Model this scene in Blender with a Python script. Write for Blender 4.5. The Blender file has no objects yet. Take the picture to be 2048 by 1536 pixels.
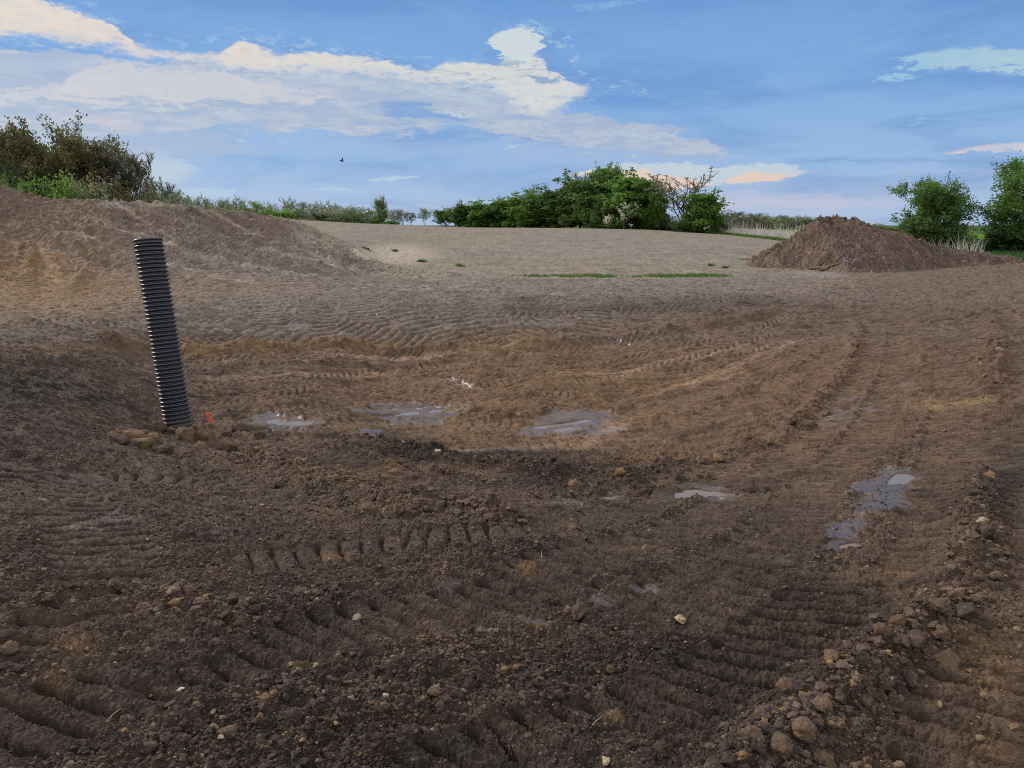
import bpy, math, random, time
import numpy as np
T0 = time.time()
SC = bpy.context.scene
COL = SC.collection
R = math.radians

# ------------------------------------------------------------------ camera
EYE = 1.65
FPX = 1518.0                      # focal length in pixels of the 2048 wide photograph
HOR = 450.0                       # row of the level line in the photograph
PITCH = math.atan((768 - HOR) / FPX)
cam = bpy.data.cameras.new('camera')
cam.sensor_width = 36.0
cam.lens = 36.0 * FPX / 2048.0
cam.clip_start = 0.05
cam.clip_end = 9000
cam_o = bpy.data.objects.new('camera', cam)
COL.objects.link(cam_o)
cam_o.location = (0, 0, EYE)
cam_o.rotation_euler = (math.pi / 2 - PITCH, 0, 0)
SC.camera = cam_o
CP, SP = math.cos(PITCH), math.sin(PITCH)

def ray(px, py):
    """direction of a photograph pixel with its forward part (world Y) equal to 1"""
    u = (px - 1024.0) / FPX
    v = (768.0 - py) / FPX
    dy = CP + v * SP
    return u / dy, (-SP + v * CP) / dy      # dx, dz per metre of Y

def azel(px, py):
    dx, dz = ray(px, py)
    return math.degrees(math.atan2(dx, 1)), math.degrees(math.atan2(dz, math.hypot(dx, 1)))

# ------------------------------------------------------------------ exposure
SC.view_settings.view_transform = 'Standard'
SC.view_settings.look = 'None'
SC.view_settings.gamma = 1
SC.view_settings.use_curve_mapping = False
SC.view_settings.exposure = 0.0
SC.cycles.use_denoising = False
SC.cycles.pixel_filter_type = 'BLACKMAN_HARRIS'
SC.cycles.filter_width = 1.0
SC.cycles.max_bounces = 5
SC.cycles.diffuse_bounces = 2
SC.cycles.glossy_bounces = 2
SC.cycles.transparent_max_bounces = 4

# ------------------------------------------------------------------ sun
SUN_AZ, SUN_EL = 302.0, 28.0      # compass style, clockwise from +Y: ahead of the camera on its left, behind cloud
sd = bpy.data.lights.new('sun', 'SUN')
sd.energy = 2.6
sd.angle = R(8)
sd.color = (1.0, 0.93, 0.86)
so = bpy.data.objects.new('sun', sd)
COL.objects.link(so)
so.rotation_euler = (R(90 - SUN_EL), 0, R(180 - SUN_AZ))
so.location = (0, -20, 30)

# ------------------------------------------------------------------ sky (world)
W = bpy.data.worlds.new('World')
SC.world = W
W.use_nodes = True
NT = W.node_tree
NT.nodes.clear()

class V:
    """a tiny expression builder for value sockets"""
    nt = None
    def __init__(s, sock): s.s = sock
    @staticmethod
    def m(op, a, b=None, c=None, clamp=False):
        n = V.nt.nodes.new('ShaderNodeMath'); n.operation = op; n.use_clamp = clamp
        for i, v in enumerate((a, b, c)):
            if v is None: continue
            if isinstance(v, V): V.nt.links.new(v.s, n.inputs[i])
            else: n.inputs[i].default_value = float(v)
        return V(n.outputs[0])
    def __add__(s, o): return V.m('ADD', s, o)
    __radd__ = __add__
    def __sub__(s, o): return V.m('SUBTRACT', s, o)
    def __rsub__(s, o): return V.m('SUBTRACT', o, s)
    def __mul__(s, o): return V.m('MULTIPLY', s, o)
    __rmul__ = __mul__
    def __truediv__(s, o): return V.m('DIVIDE', s, o)

def sstep(x, lo, hi):
    n = V.nt.nodes.new('ShaderNodeMapRange'); n.interpolation_type = 'SMOOTHSTEP'
    V.nt.links.new(x.s, n.inputs['Value'])
    n.inputs['From Min'].default_value = lo; n.inputs['From Max'].default_value = hi
    return V(n.outputs['Result'])

def noise(vec, scale, detail=5, rough=0.55, dist=0.0):
    n = V.nt.nodes.new('ShaderNodeTexNoise')
    n.inputs['Scale'].default_value = scale; n.inputs['Detail'].default_value = detail
    n.inputs['Roughness'].default_value = rough; n.inputs['Distortion'].default_value = dist
    V.nt.links.new(vec, n.inputs['Vector'])
    return V(n.outputs['Fac'])

def comb(x, y, z):
    n = V.nt.nodes.new('ShaderNodeCombineXYZ')
    for i, v in enumerate((x, y, z)):
        if isinstance(v, V): V.nt.links.new(v.s, n.inputs[i])
        else: n.inputs[i].default_value = v
    return n.outputs[0]

def srgb(r, g, b):
    f = lambda c: (c / 255 / 12.92) if c / 255 <= 0.04045 else ((c / 255 + 0.055) / 1.055) ** 2.4
    return (f(r), f(g), f(b), 1)

def mixc(fac, a, b):
    n = V.nt.nodes.new('ShaderNodeMix'); n.data_type = 'RGBA'; n.clamp_factor = True
    if isinstance(fac, V): V.nt.links.new(fac.s, n.inputs['Factor'])
    else: n.inputs['Factor'].default_value = fac
    for sck, v in ((n.inputs[6], a), (n.inputs[7], b)):
        if isinstance(v, tuple): sck.default_value = v
        else: V.nt.links.new(v, sck)
    return n.outputs[2]

V.nt = NT
tc = NT.nodes.new('ShaderNodeTexCoord')
sx = NT.nodes.new('ShaderNodeSeparateXYZ')
NT.links.new(tc.outputs['Generated'], sx.inputs[0])
X, Y, Z = (V(sx.outputs[i]) for i in range(3))
D2 = 180 / math.pi
AZ = V.m('ARCTAN2', X, Y) * D2                       # degrees right of the view axis
EL = V.m('ARCSINE', Z) * D2                          # degrees above the level line

# noise fields stretched along the horizon as cloud sheets are
skyv = comb(AZ * 0.1, EL * 0.34, 3.1)
skyv2 = comb(AZ * 0.35, EL * 0.8, 7.7)
n1 = noise(skyv, 2.0, 8, 0.62, 0.3)
n2 = noise(skyv2, 1.3, 7, 0.6, 0.2)
n3 = noise(comb(AZ * 0.05, EL * 0.22, 11.0), 1.6, 6, 0.55, 0.6)
n5 = noise(comb(AZ * 1.1, EL * 2.6, 5.0), 1.0, 8, .65, .4)
n4 = noise(comb(AZ * 0.25 + EL * 0.2, EL * 1.3 - AZ * 0.05, 1.0), 1.2, 8, 0.68, 0.6)
wA = (n1 - 0.5) * 2.2 + (n2 - 0.5) * 1.4 + (n4 - 0.5) * 2.0 + (n5 - 0.5) * 1.0
wB = (n2 - 0.5) * 2.2 + (n4 - 0.5) * 3.2 + (n5 - 0.5) * 2.6

def fcurve(pts):
    """height (degrees) of an edge as a function of AZ, from photograph pixels"""
    n = NT.nodes.new('ShaderNodeFloatCurve')
    c = n.mapping.curves[0]
    P = []
    for p in pts:
        a, e = azel(*p)
        P.append(((a + 45) / 90, (e + 10) / 50))
    P.sort()
    while len(c.points) > 2: c.points.remove(c.points[1])
    c.points[0].location = P[0]; c.points[-1].location = P[-1]
    for q in P[1:-1]: c.points.new(*q)
    for q in c.points: q.handle_type = 'AUTO_CLAMPED'
    n.mapping.use_clip = False
    n.mapping.extend = 'HORIZONTAL'
    n.mapping.update()
    NT.links.new((((AZ + wA * 0.9) + 45) / 90).s, n.inputs['Value'])
    return V(n.outputs[0]) * 50 - 10

def band(top, bot, soft_t=0.3, soft_b=0.3, warp=0.8, wf=None, frac=0.0):
    wf = wf or wA
    top, bot = list(top), list(bot)
    if min(top[0][0], bot[0][0]) > -60:
        x = min(top[0][0], bot[0][0]) - 8
        top.insert(0, (x, top[0][1] + 60)); bot.insert(0, (x, bot[0][1] - 60))
    if max(top[-1][0], bot[-1][0]) < 2090:
        x = max(top[-1][0], bot[-1][0]) + 8
        top.append((x, top[-1][1] + 60)); bot.append((x, bot[-1][1] - 60))
    e = EL + wf * warp
    t = fcurve(top); b = fcurve(bot)
    m = sstep(t - e, 0.0, soft_t) * sstep(e - b, 0.0, soft_b)
    if frac:
        m = sstep(m + (n5 - .5) * (1.5 * frac) + (n4 - .5) * (1.2 * frac), .22, .9) * sstep(m, 0.0, .25)
    return m

# base: blue cloud deck, paler and more lavender low down
c = mixc(sstep(EL, -1, 5), srgb(176, 196, 226), srgb(150, 186, 228))
c = mixc(sstep(EL, 4, 11), c, srgb(124, 170, 224))
c = mixc(sstep(EL, 11, 17), c, srgb(103, 152, 213))
c = mixc(sstep(n3, 0.42, 0.68) * 0.5, c, srgb(93, 140, 203))
c = mixc(sstep(n1, 0.5, 0.8) * 0.35 * sstep(EL, 2, 9), c, srgb(150, 185, 225))
# right side low: lavender sheets
m = band([(1100, 335), (1300, 330), (1700, 340), (2060, 330)], [(1100, 440), (1500, 450), (2060, 450)], 2.0, 2.0, 1.0)
c = mixc(m * sstep(n1, 0.35, 0.62) * 0.6, c, srgb(178, 190, 222))
m = band([(1300, 392), (1420, 380), (1700, 382), (1860, 392)], [(1300, 396), (1420, 428), (1700, 430), (1860, 400)], 0.8, 0.8, 0.6)
c = mixc(m * 0.7, c, srgb(196, 198, 222))
# left: grey lavender cloud mass
m = band([(-200, 240), (0, 240), (300, 245), (450, 262), (560, 300)], [(-200, 420), (0, 420), (200, 370), (380, 335), (560, 310)], 1.2, 1.6, .8)
c = mixc(m * .75, c, srgb(176, 189, 214))
m = band([(-200, 300), (0, 270), (300, 255), (700, 262), (900, 270), (1200, 275), (1500, 290)], [(-200, 420), (0, 400), (300, 345), (600, 325), (900, 330), (1200, 352), (1500, 352)], 1.2, 1.6, 1.0)
c = mixc(m * 0.6, c, srgb(160, 182, 218))
m = band([(-200, 50), (0, 80), (130, 95), (400, 112), (700, 135), (900, 150), (1040, 185), (1120, 215), (1200, 228), (1320, 240), (1450, 290), (1520, 318)],
         [(-200, 330), (0, 322), (200, 305), (330, 292), (600, 288), (750, 292), (900, 285), (1100, 312), (1300, 340), (1450, 338), (1520, 328)], 0.7, 1.6, 0.9, None, .7)
c = mixc(m * (0.95 + 0.5 * (n1 - 0.5)), c, mixc(sstep(n4, .38, .62), srgb(166, 183, 210), srgb(190, 198, 213)))
m = band([(-200, 300), (0, 250), (150, 265), (320, 290), (420, 340)], [(-200, 420), (0, 420), (200, 420), (320, 400), (420, 350)], 1.5, 1.5, 0.8)
c = mixc(m * 0.8, c, srgb(190, 206, 222))
m = band([(-200, 165), (0, 170), (110, 165), (150, 125), (260, 118), (420, 128), (560, 160), (720, 200)],
         [(-200, 240), (0, 240), (200, 240), (420, 245), (560, 235), (720, 212)], 0.6, 2.0, 0.9, wB, .8)
c = mixc(m * (0.9 + 1.0 * (n2 - 0.5)), c, srgb(208, 207, 213))
m = band([(170, 235), (200, 222), (230, 228), (300, 262)], [(170, 240), (200, 268), (230, 272), (300, 272)], 0.6, 0.6, 0.6)
c = mixc(m * 0.55, c, srgb(214, 203, 210))
# blue holes in the mass
m = band([(740, 215), (800, 205), (860, 212), (960, 240)], [(740, 225), (800, 240), (880, 252), (960, 245)], 0.5, 0.5, 0.8)
c = mixc(m * 0.9, c, srgb(124, 163, 216))
m = band([(-200, 100), (0, 103), (120, 112), (150, 130)], [(-200, 160), (0, 160), (100, 160), (150, 132)], 0.5, 0.8, 0.5)
c = mixc(m * 0.6, c, srgb(168, 190, 214))
# pale fringe between cream band and mass
m = band([(500, 150), (700, 155), (900, 175), (1000, 190), (1100, 205)], [(500, 158), (700, 172), (900, 200), (1000, 210), (1100, 212)], 0.5, 0.8, 0.7)
c = mixc(m * 0.8, c, srgb(196, 216, 226))
m = band([(860, 225), (900, 217), (1000, 238), (1060, 248)], [(860, 228), (900, 233), (1000, 246), (1060, 252)], 0.25, 0.4, 0.5, wB)
c = mixc(m * 0.8, c, srgb(194, 216, 228))
# the cream band
cream = mixc(sstep(AZ, -34, 8), srgb(236, 220, 204), srgb(220, 221, 218))
cream = mixc(sstep(n5, .42, .62) * .45, cream, srgb(198, 206, 214))
cream = mixc(sstep(n2, .5, .7) * .4, cream, srgb(206, 208, 212))
m = band([(-300, -60), (0, -20), (120, -4), (170, 18), (220, 38), (280, 78), (350, 92), (440, 96), (475, 74), (520, 86), (610, 98), (700, 104),
          (760, 112), (820, 126), (860, 130), (905, 112), (960, 116), (990, 120), (1020, 100), (1080, 104), (1110, 140), (1170, 160), (1220, 172), (1270, 183), (1285, 200)],
         [(-300, 110), (0, 104), (100, 114), (200, 122), (300, 140), (420, 156), (520, 170), (620, 176), (700, 176), (800, 184), (900, 196), (985, 206),
          (1030, 236), (1075, 256), (1110, 246), (1160, 218), (1200, 192), (1250, 188), (1285, 190)], 0.6, 1.8, 0.36, wB, .5)
c = mixc(m * 0.97, c, cream)
# the tower rising off the band
m = band([(965, 80), (985, 62), (1010, 50), (1040, 44), (1062, 52), (1088, 72)], [(965, 82), (985, 90), (1004, 118), (1040, 130), (1070, 118), (1088, 100)], 0.5, 0.5, 0.45, wB, 1.0)
c = mixc(m * 0.95, c, srgb(212, 222, 224))
m = band([(1040, 42), (1060, 38), (1090, 50), (1120, 58), (1135, 70)], [(1040, 46), (1060, 62), (1090, 74), (1120, 76), (1135, 74)], 0.5, 0.5, 0.6, wB, 1.0)
c = mixc(m * 0.8, c, srgb(172, 206, 226))
# grey scud on the band
m = sstep(n5, 0.47, 0.60) * band([(120, -30), (220, 10), (350, 66), (480, 52), (700, 78), (860, 104), (960, 92), (1010, 30), (1130, 36), (1180, 130), (1290, 170)],
                                  [(120, 10), (220, 44), (350, 96), (480, 90), (700, 116), (860, 132), (960, 120), (1010, 60), (1130, 100), (1180, 165), (1290, 196)], 0.8, 0.5, 0.7, wB)
c = mixc(m * 0.5, c, srgb(186, 208, 228))
m = sstep(n5, 0.52, 0.62) * band([(60, 60), (300, 100), (600, 118), (900, 135), (1180, 175)], [(60, 100), (300, 128), (600, 160), (900, 190), (1180, 235)], 0.8, 0.8, 0.6)
c = mixc(m * 0.5, c, srgb(204, 208, 214))
m = sstep(n4, 0.56, 0.64) * band([(180, 25), (500, 70), (700, 100), (1000, 105), (1230, 165)], [(180, 60), (500, 115), (700, 128), (1000, 215), (1230, 215)], 0.8, 1.0, 0.6)
c = mixc(m * 0.75, c, srgb(150, 174, 200))
m = band([(1050, 150), (1075, 147), (1110, 156), (1130, 165)], [(1050, 154), (1075, 168), (1110, 169), (1130, 168)], 0.15, 0.2, 0.3, wB)
c = mixc(m * 0.8, c, srgb(128, 162, 200))
m = band([(1130, 195), (1200, 188), (1300, 190), (1350, 200)], [(1130, 205), (1170, 225), (1300, 235), (1350, 215)], 0.3, 1.2, 0.4)
c = mixc(m * 0.7, c, srgb(102, 152, 216))
# the cyan gap on the right, top wisps
m = band([(1728, 122), (1760, 110), (1850, 92), (1900, 84), (2000, 86), (2300, 70)], [(1728, 128), (1790, 135), (1830, 148), (1900, 147), (2000, 152), (2300, 145)], 0.7, 0.7, 0.4, wB, 1.0)
c = mixc(m * (.85 + 1.4 * (n4 - .5)), c, mixc(sstep(AZ, 24, 34), srgb(160, 200, 226), srgb(182, 212, 220)))
m = band([(1740, 158), (1780, 147), (1820, 150), (1840, 156)], [(1740, 160), (1780, 165), (1820, 162), (1840, 158)], 0.2, 0.25, 0.35, wB)
c = mixc(m * 0.8, c, srgb(166, 205, 225))
m = band([(1740, 162), (1860, 150), (2300, 140)], [(1740, 165), (1860, 178), (2300, 185)], 0.3, 0.6, 0.4)
c = mixc(m * 0.55, c, srgb(104, 150, 212))
m = band([(1120, 18), (1200, 2), (1290, -8), (1330, -4)], [(1120, 22), (1200, 18), (1290, 6), (1330, 0)], 0.4, 0.4, 0.7, wB)
c = mixc(m * 0.8, c, srgb(160, 205, 230))
m = sstep(n4, 0.54, 0.72) * band([(1330, 20), (1700, 10), (1900, 40)], [(1330, 70), (1700, 90), (1900, 60)], 1.5, 1.5, 1.0)
c = mixc(m * 0.45, c, srgb(150, 190, 230))
# wisps under the tower to the right
m = sstep(n4, 0.5, 0.68) * band([(1060, 225), (1200, 225), (1330, 240), (1400, 290)], [(1060, 300), (1200, 320), (1330, 320), (1400, 318)], 1.0, 1.0, 0.8)
c = mixc(m * 0.55, c, srgb(182, 205, 226))
# orange lit cumulus
m = band([(1040, 345), (1100, 346), (1180, 335), (1240, 324), (1380, 322), (1440, 330), (1520, 326), (1590, 326), (1600, 336), (1655, 334)],
         [(1040, 350), (1100, 356), (1180, 362), (1300, 385), (1420, 375), (1500, 371), (1560, 369), (1610, 352), (1655, 340)], 0.3, 0.5, 0.3, wB, .25)
c = mixc(m * 0.85, c, srgb(200, 212, 222))
m = band([(1060, 352), (1150, 345), (1240, 334), (1330, 345), (1410, 356), (1440, 360), (1475, 346), (1500, 338), (1530, 342), (1600, 345), (1645, 334)],
         [(1060, 354), (1150, 358), (1240, 360), (1330, 390), (1410, 378), (1440, 371), (1500, 371), (1560, 368), (1610, 352), (1650, 338)], 0.3, 0.4, 0.28, wB, .3)
c = mixc(m * (0.85 + 0.6 * (n2 - 0.5)), c, srgb(236, 204, 186))
m = band([(1390, 380), (1450, 372), (1560, 370), (1620, 378)], [(1390, 384), (1450, 386), (1560, 385), (1620, 382)], 0.3, 0.5, 0.3)
c = mixc(m * 0.6, c, srgb(150, 172, 208))
m = band([(1560, 316), (1800, 316), (2300, 322)], [(1560, 326), (1800, 332), (2300, 335)], 0.3, 0.35, 0.4)
c = mixc(m * .6, c, srgb(116, 155, 211))
m = band([(1600, 338), (1800, 336), (2300, 333)], [(1600, 352), (1800, 356), (2300, 356)], 0.35, 0.5, 0.4)
c = mixc(m * .5, c, srgb(178, 193, 224))
m = sstep(n4, .5, .7) * band([(1100, 100), (1400, 60), (1700, 40), (2300, 30)], [(1100, 300), (1400, 300), (1700, 290), (2300, 270)], 3, 3, 1.0)
c = mixc(m * .4, c, srgb(142, 182, 228))
m = sstep(n5, .5, .66) * band([(700, 190), (900, 185), (1100, 225), (1300, 245), (1400, 270)], [(700, 270), (900, 270), (1100, 290), (1300, 300), (1400, 300)], .8, .8, .8)
c = mixc(m * .5, c, srgb(138, 172, 216))
# pink streak on the right
m = band([(1650, 311), (1750, 303), (1850, 297), (1920, 290), (1960, 284), (2000, 280), (2300, 262)], [(1650, 313), (1750, 310), (1850, 306), (1920, 308), (2000, 312), (2300, 318)], 0.35, 0.5, 0.28, wB, .8)
c = mixc(m * 0.9, c, mixc(sstep(n2, 0.35, 0.65), srgb(200, 200, 220), srgb(226, 208, 208)))
m = sstep(n4, 0.55, 0.66) * band([(1820, 215), (1950, 205), (2060, 200)], [(1820, 262), (1950, 268), (2060, 262)], 0.8, 0.8, 0.5)
c = mixc(m * 0.6, c, srgb(172, 200, 230))
# small white wisps low on the left
for top, bot, a in (([(738, 356), (775, 349), (840, 347), (850, 352)], [(738, 358), (775, 362), (840, 356), (850, 353)], 0.8),
                    ([(560, 379), (620, 374), (700, 374), (730, 378)], [(560, 381), (620, 382), (700, 382), (730, 380)], 0.6),
                    ([(318, 319), (345, 314), (372, 318)], [(318, 321), (345, 323), (372, 321)], 0.6),
                    ([(340, 380), (400, 372), (470, 378)], [(340, 400), (400, 398), (470, 392)], 0.5)):
    m = band(top, bot, 0.18, 0.18, 0.22, wB)
    c = mixc(m * a, c, srgb(184, 208, 230))
# unseen rest of the sky: broken cloud brightened and warmed to light the ground
zen = mixc(sstep(n3, 0.35, 0.65), srgb(150, 178, 216), srgb(234, 226, 216))
zen = mixc(sstep(n1, 0.35, 0.7) * 0.6, zen, srgb(246, 236, 220))
out_of_view = V.m('MAXIMUM', sstep(EL, 19, 34), sstep(V.m('ABSOLUTE', AZ), 44, 70), clamp=True)
c = mixc(out_of_view, c, zen)
gain = 1.0 + 0.45 * out_of_view

sky = NT.nodes.new('ShaderNodeTexSky')
sky.sky_type = 'NISHITA'
sky.sun_disc = False
sky.sun_elevation = R(SUN_EL)
sky.sun_rotation = R(SUN_AZ)
sky.air_density = 1.0
sky.dust_density = 0.6
bgS = NT.nodes.new('ShaderNodeBackground'); bgS.inputs['Strength'].default_value = 0.1
NT.links.new(sky.outputs[0], bgS.inputs['Color'])
bgC = NT.nodes.new('ShaderNodeBackground')
NT.links.new(c, bgC.inputs['Color'])
NT.links.new(gain.s, bgC.inputs['Strength'])
ms = NT.nodes.new('ShaderNodeMixShader')
cover = 0.92 + 0.08 * out_of_view
NT.links.new(cover.s, ms.inputs[0])
NT.links.new(bgS.outputs[0], ms.inputs[1])
NT.links.new(bgC.outputs[0], ms.inputs[2])
wo = NT.nodes.new('ShaderNodeOutputWorld')
NT.links.new(ms.outputs[0], wo.inputs[0])
W.cycles.sampling_method = 'MANUAL'
W.cycles.sample_map_resolution = 1024

# ------------------------------------------------------------------ tagging helpers
def tag(o, label=None, cat=None, group=None, kind=None):
    if label: o['label'] = label
    if cat: o['category'] = cat
    if group: o['group'] = group
    if kind: o['kind'] = kind
    return o

def empty(name, loc):
    o = bpy.data.objects.new(name, None)
    o.empty_display_size = 0.2
    o.location = loc
    COL.objects.link(o)
    return o

def np_mesh(name, verts, faces, smooth=True, cols=None, fsize=4, extra=None):
    """mesh from numpy arrays; faces (n, fsize); optional per-vertex colours and float attributes"""
    me = bpy.data.meshes.new(name)
    verts = np.ascontiguousarray(verts, dtype=np.float32)
    faces = np.ascontiguousarray(faces, dtype=np.int32)
    me.vertices.add(len(verts)); me.vertices.foreach_set('co', verts.ravel())
    nf = len(faces)
    me.loops.add(nf * fsize); me.loops.foreach_set('vertex_index', faces.ravel())
    me.polygons.add(nf)
    me.polygons.foreach_set('loop_start', np.arange(nf, dtype=np.int32) * fsize)
    if smooth:
        me.polygons.foreach_set('use_smooth', np.ones(nf, dtype=bool))
    else:
        me.polygons.foreach_set('use_smooth', np.zeros(nf, dtype=bool))
    if cols is not None:
        a = me.color_attributes.new('soil', 'FLOAT_COLOR', 'POINT')
        c4 = np.ones((len(verts), 4), dtype=np.float32); c4[:, :3] = cols
        a.data.foreach_set('color', c4.ravel())
    for k, arr in (extra or {}).items():
        a = me.attributes.new(k, 'FLOAT', 'POINT')
        a.data.foreach_set('value', np.ascontiguousarray(arr, dtype=np.float32))
    me.update(calc_edges=True)
    return me

def link(name, me, mat=None, parent=None):
    o = bpy.data.objects.new(name, me)
    COL.objects.link(o)
    if mat: me.materials.append(mat)
    if parent: o.parent = parent
    return o

# ------------------------------------------------------------------ numpy noise
def _h(ix, iy, seed):
    h = (ix.astype(np.int64) * 374761393 + iy.astype(np.int64) * 668265263 + seed * 2147483647) & 0xffffffff
    h = ((h ^ (h >> 13)) * 1274126177) & 0xffffffff
    h = (h ^ (h >> 16))
    return h

def h01(ix, iy, seed):
    return (_h(ix, iy, seed) & 0xffffff).astype(np.float32) / 16777216.0

def vnoise(x, y, seed=0):
    """gradient noise, about -0.7..0.7"""
    x0 = np.floor(x); y0 = np.floor(y)
    fx = (x - x0).astype(np.float32); fy = (y - y0).astype(np.float32)
    ix = x0.astype(np.int32); iy = y0.astype(np.int32)
    u = fx * fx * fx * (fx * (fx * 6 - 15) + 10)
    v = fy * fy * fy * (fy * (fy * 6 - 15) + 10)
    def g(i, j, dx, dy):
        a = h01(ix + i, iy + j, seed) * 6.2831853
        return np.cos(a) * dx + np.sin(a) * dy
    a = g(0, 0, fx, fy); b = g(1, 0, fx - 1, fy)
    c_ = g(0, 1, fx, fy - 1); d = g(1, 1, fx - 1, fy - 1)
    return (a + (b - a) * u) * (1 - v) + (c_ + (d - c_) * u) * v

def fbm(x, y, seed=0, octv=4, gain_=0.5, lac=2.03):
    s = 0; a = 1.0
    for i in range(octv):
        s = s + a * vnoise(x + 17.3 * i, y - 9.1 * i, seed + i)
        x = x * lac; y = y * lac; a *= gain_
    return s

def worley_lumps(x, y, seed, fill=0.6, rmin=0.3, rmax=0.62):
    """rounded lumps on a jittered grid (heights in cell units) and a per-lump random value"""
    x0 = np.floor(x).astype(np.int32); y0 = np.floor(y).astype(np.int32)
    best = np.zeros(x.shape, np.float32); idv = np.zeros(x.shape, np.float32)
    for i in (-1, 0, 1):
        for j in (-1, 0, 1):
            cx = x0 + i; cy = y0 + j
            jx = h01(cx, cy, seed); jy = h01(cx, cy, seed + 1)
            rr = h01(cx, cy, seed + 2); on = h01(cx, cy, seed + 3) < fill
            rad = rmin + (rmax - rmin) * rr * rr
            dx = (x - cx - jx); dy = (y - cy - jy)
            an = jx * 6.28
            e = 0.7 + 0.6 * jy
            ddx = dx * np.cos(an) + dy * np.sin(an); ddy = -dx * np.sin(an) + dy * np.cos(an)
            q = 1 - (ddx * ddx * e + ddy * ddy / e) / (rad * rad)
            hgt = np.where(on & (q > 0), rad * np.sqrt(np.maximum(q, 0)), 0).astype(np.float32)
            up = hgt > best
            best = np.where(up, hgt, best); idv = np.where(up, rr * 0.5 + jx * 0.5, idv)
    return best, idv

# ------------------------------------------------------------------ the lie of the land
# photograph pixel and forward distance of points on the surface
CTRL = [
 (1024,1536,2.05),(1024,1350,2.65),(1024,1200,3.35),(1024,1100,4.1),(1024,1040,4.85),
 (300,1536,2.05),(300,1350,2.6),(300,1200,3.25),(300,1100,4.0),(340,1000,5.5),(340,930,7.2),(340,870,9.4),
 (0,1536,2.0),(0,1350,2.5),(0,1200,3.1),(0,1100,3.8),(0,1000,4.9),(0,920,6.0),(0,850,7.2),(0,750,9.7),(0,665,13.6),
 (1700,1536,2.05),(1700,1350,2.6),(1700,1200,3.3),(1700,1100,4.3),(1750,1030,5.0),(1780,960,6.1),
 (2048,1536,2.0),(2048,1350,2.5),(2048,1200,3.1),(2048,1100,3.9),(2048,1000,5.1),(2048,900,6.8),(2048,800,9.1),(2048,700,12.7),(2048,640,16.6),(2048,600,21),(2048,560,29),
 (640,1000,5.9),(640,950,7.2),(700,905,8.9),(600,885,9.6),(900,960,7.2),(900,1000,5.9),(1200,990,7.1),(1200,960,8.1),(1200,1040,5.2),(1450,1040,5.1),(1450,980,6.7),
 (1150,900,9.9),(1150,850,11.2),(1150,760,14.8),(1100,705,18.0),
 (1700,900,8.0),(1700,800,11.0),(1700,700,15.3),(1700,640,19.2),(1700,600,22),(1700,560,29.5),
 (1450,900,9.1),(1450,800,12.4),(1450,700,17.2),(1450,650,19.4),(1450,600,22.3),(1450,558,30.5),
 (1850,900,7.5),(1850,800,10.2),(1850,700,14.2),(1850,620,20),
 (1000,900,9.7),(1000,800,12.9),(1000,730,16.4),(1000,697,18.4),(1000,660,19.3),(1000,625,20.2),(1000,602,20.9),(1000,588,22.8),(1000,557,30.5),
 (800,697,18.2),(800,665,18.9),(800,630,19.8),(800,606,20.5),(800,588,23.0),(800,565,28.5),(1200,690,18.8),(1200,655,19.7),(1200,622,20.7),(1200,602,21.6),(1200,588,23.2),(1200,557,30.6),
 (600,850,10.7),(600,800,12.6),(600,730,16.0),(600,702,17.9),(600,665,18.7),(600,634,19.5),(600,610,20.2),(600,590,23.0),(600,565,28.2),
 (340,800,11.7),(340,740,14.2),(340,700,16.6),(340,672,17.2),(340,645,17.9),(340,615,18.9),
 (150,900,7.0),(150,850,8.1),(150,750,10.9),(170,690,13.7),(170,668,15.4),(170,645,17.3),(150,610,20.5),
 (250,780,11.0),(250,720,13.9),
 (0,640,17.4),(0,600,22.0),(0,560,25.5),(0,500,29),(0,450,31.5),(0,405,33.3),
 (90,450,32),
 (200,580,25),(200,560,26.8),(200,500,30),(200,450,32.3),
 (400,590,23.2),(400,560,28),(400,500,32.3),(400,450,35.3),
 (550,560,29),(550,500,34.6),(550,460,38.3),
 (660,545,33),(660,500,38),
 (760,552,33.5),(760,512,42),(850,530,38),(880,548,34),
 (1000,540,37),(1000,500,55),(1000,470,85),(1000,456,116),(850,480,78),(850,453,122),(700,470,80),(700,446,128),
 (1300,545,36),(1300,500,54),(1300,475,82),(1300,459,112),(1450,500,53),(1450,469,103),
 (620,443,124),(660,444.6,125),(800,450,125),(950,456,120),(560,441,122),
 (1560,482,78),(1600,492,64),(1600,540,37),(1800,540,37),(1800,490,64),(2000,560,29.5),(2000,530,38),(2000,513,46),(2000,482,88),(2000,467,170),(1750,466,170),
]
LAND = [(-60,-12,1.0)]                     # not used, keeps the list readable
WPT = []                                   # x, y, z in metres
for px, py, yy in CTRL:
    dx, dz = ray(px, py)
    WPT.append((dx * yy, yy, EYE + dz * yy))
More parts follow.
